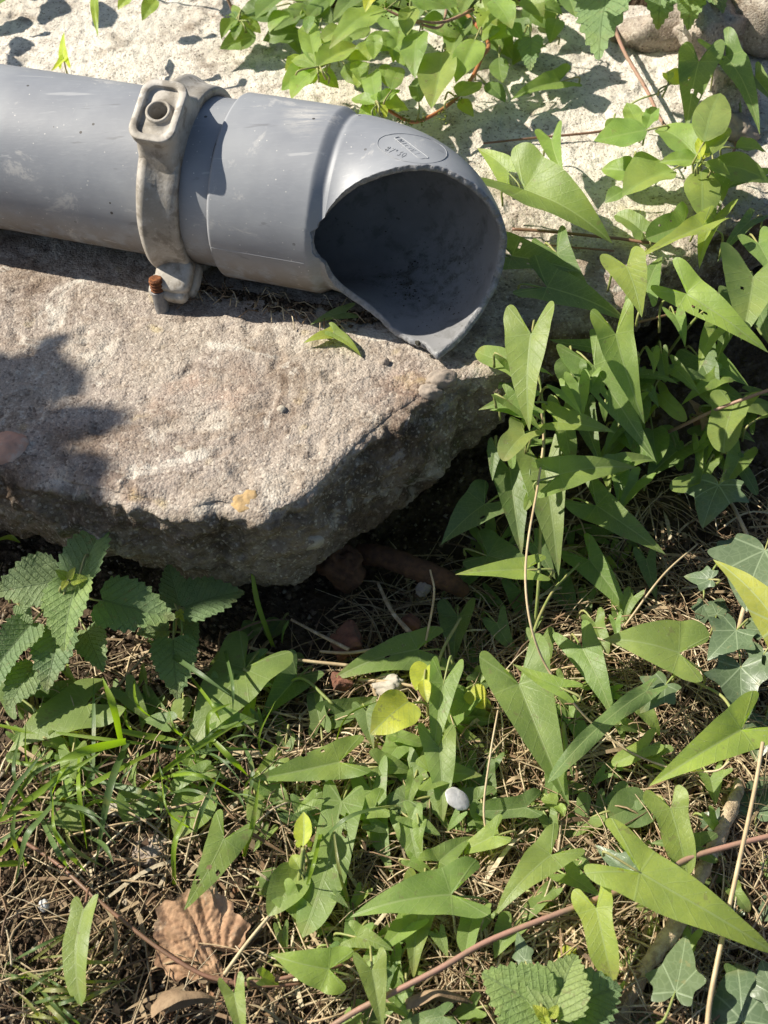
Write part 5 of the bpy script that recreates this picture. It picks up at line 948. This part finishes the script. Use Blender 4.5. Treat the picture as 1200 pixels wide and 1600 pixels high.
me, c = dead_leaf(312, 1462, GZ+.012, .0245, 33); o = obj("dead_leaf", me, M['dead']); o.location = tuple(c); o.rotation_euler = (.35, -.1, .2); tag(o, "crumpled brown dead leaf on the bare soil", "dead leaf", "dead leaves")
def curl_leaf(pts, R_, seed):
    P = catmull([at(*q_) for q_ in pts], 30); a = np.linspace(-2.9, .1, 24); T = np.gradient(P, axis=0); T /= np.linalg.norm(T, axis=1)[:, None]
    u = np.cross(T, UPV); u /= np.linalg.norm(u, axis=1)[:, None]; w = np.cross(u, T); rr = R_*(1-.6*np.linspace(0, 1, 30)**2)*(.8+.2*np.sin(np.linspace(0, 5, 30)))
    Vv = P[:, None] + rr[:, None, None]*(np.cos(a)[None, :, None]*w[:, None] + np.sin(a)[None, :, None]*u[:, None]*1.2); Vv = Vv + .0016*np.stack([noise3(Vv, 90, seed+s) for s in range(3)], -1)
    return npmesh("dead_leaf", Vv.reshape(-1, 3)-P[0], grid_faces(30, 24)), P[0]
me, c = curl_leaf([(245, 1592, -.112), (285, 1572, -.108), (340, 1562, -.112)], .0085, 5); o = obj("dead_leaf", me, M['dead2']); o.location = tuple(c); tag(o, "rolled grey-brown dead leaf at the bottom edge, below the crumpled one", "dead leaf", "dead leaves")
me, c = curl_leaf([(640, 1580, -.112), (690, 1562, -.106), (735, 1572, -.112)], .006, 9); o = obj("dead_leaf", me, M['dead2']); o.location = tuple(c); tag(o, "thin curled brown dead leaf under the pink runner", "dead leaf", "dead leaves")
me, c = curl_leaf([(1075, 640, -.10), (1090, 665, -.095), (1100, 690, -.10)], .009, 15); o = obj("dead_leaf", me, M['dead']); o.location = tuple(c); tag(o, "small orange-brown dead leaf among the shaded leaves right of the slab", "dead leaf", "dead leaves")
# dark dirt and bits caught along the underside of the pipe
acc = Acc(); n = 1500; k_ = rng.uniform(300, 600, n); off = np.abs(rng.normal(0, .012, n)); P = np.array([ax(k) for k in k_]) + np.outer(.036+off*(.4+.6*noise3(np.stack([k_*.03, 0*k_, 0*k_], -1), 1, 3)), SID); P[:, 2] = .0005
crumbs(acc, P, .0004+.0022*rng.random(n)**3, pal[rng.choice(5, n, p=[.4, .25, .1, .05, .2])])
for i in range(60):
    k0 = rng.uniform(330, 590); q0 = ax(k0) + SID*rng.uniform(.035, .055); q0[2] = .002; a = rng.uniform(0, 6.28); L = rng.uniform(.006, .02)
    Vt, Qt, Tt = tube(np.array([q0, q0+[math.cos(a)*L*.5, math.sin(a)*L*.5, .004], q0+[math.cos(a)*L, math.sin(a)*L, .0]]), .0004, 4); acc.add(Vt, Qt, Tt, spal[int(rng.integers(5))]*.7)
o = obj("pipe_dirt", acc.mesh("pipe_dirt", smooth=False), M['crumb']); tag(o, "dark dirt and plant bits along the pipe's underside", "dirt"); o["kind"] = "stuff"
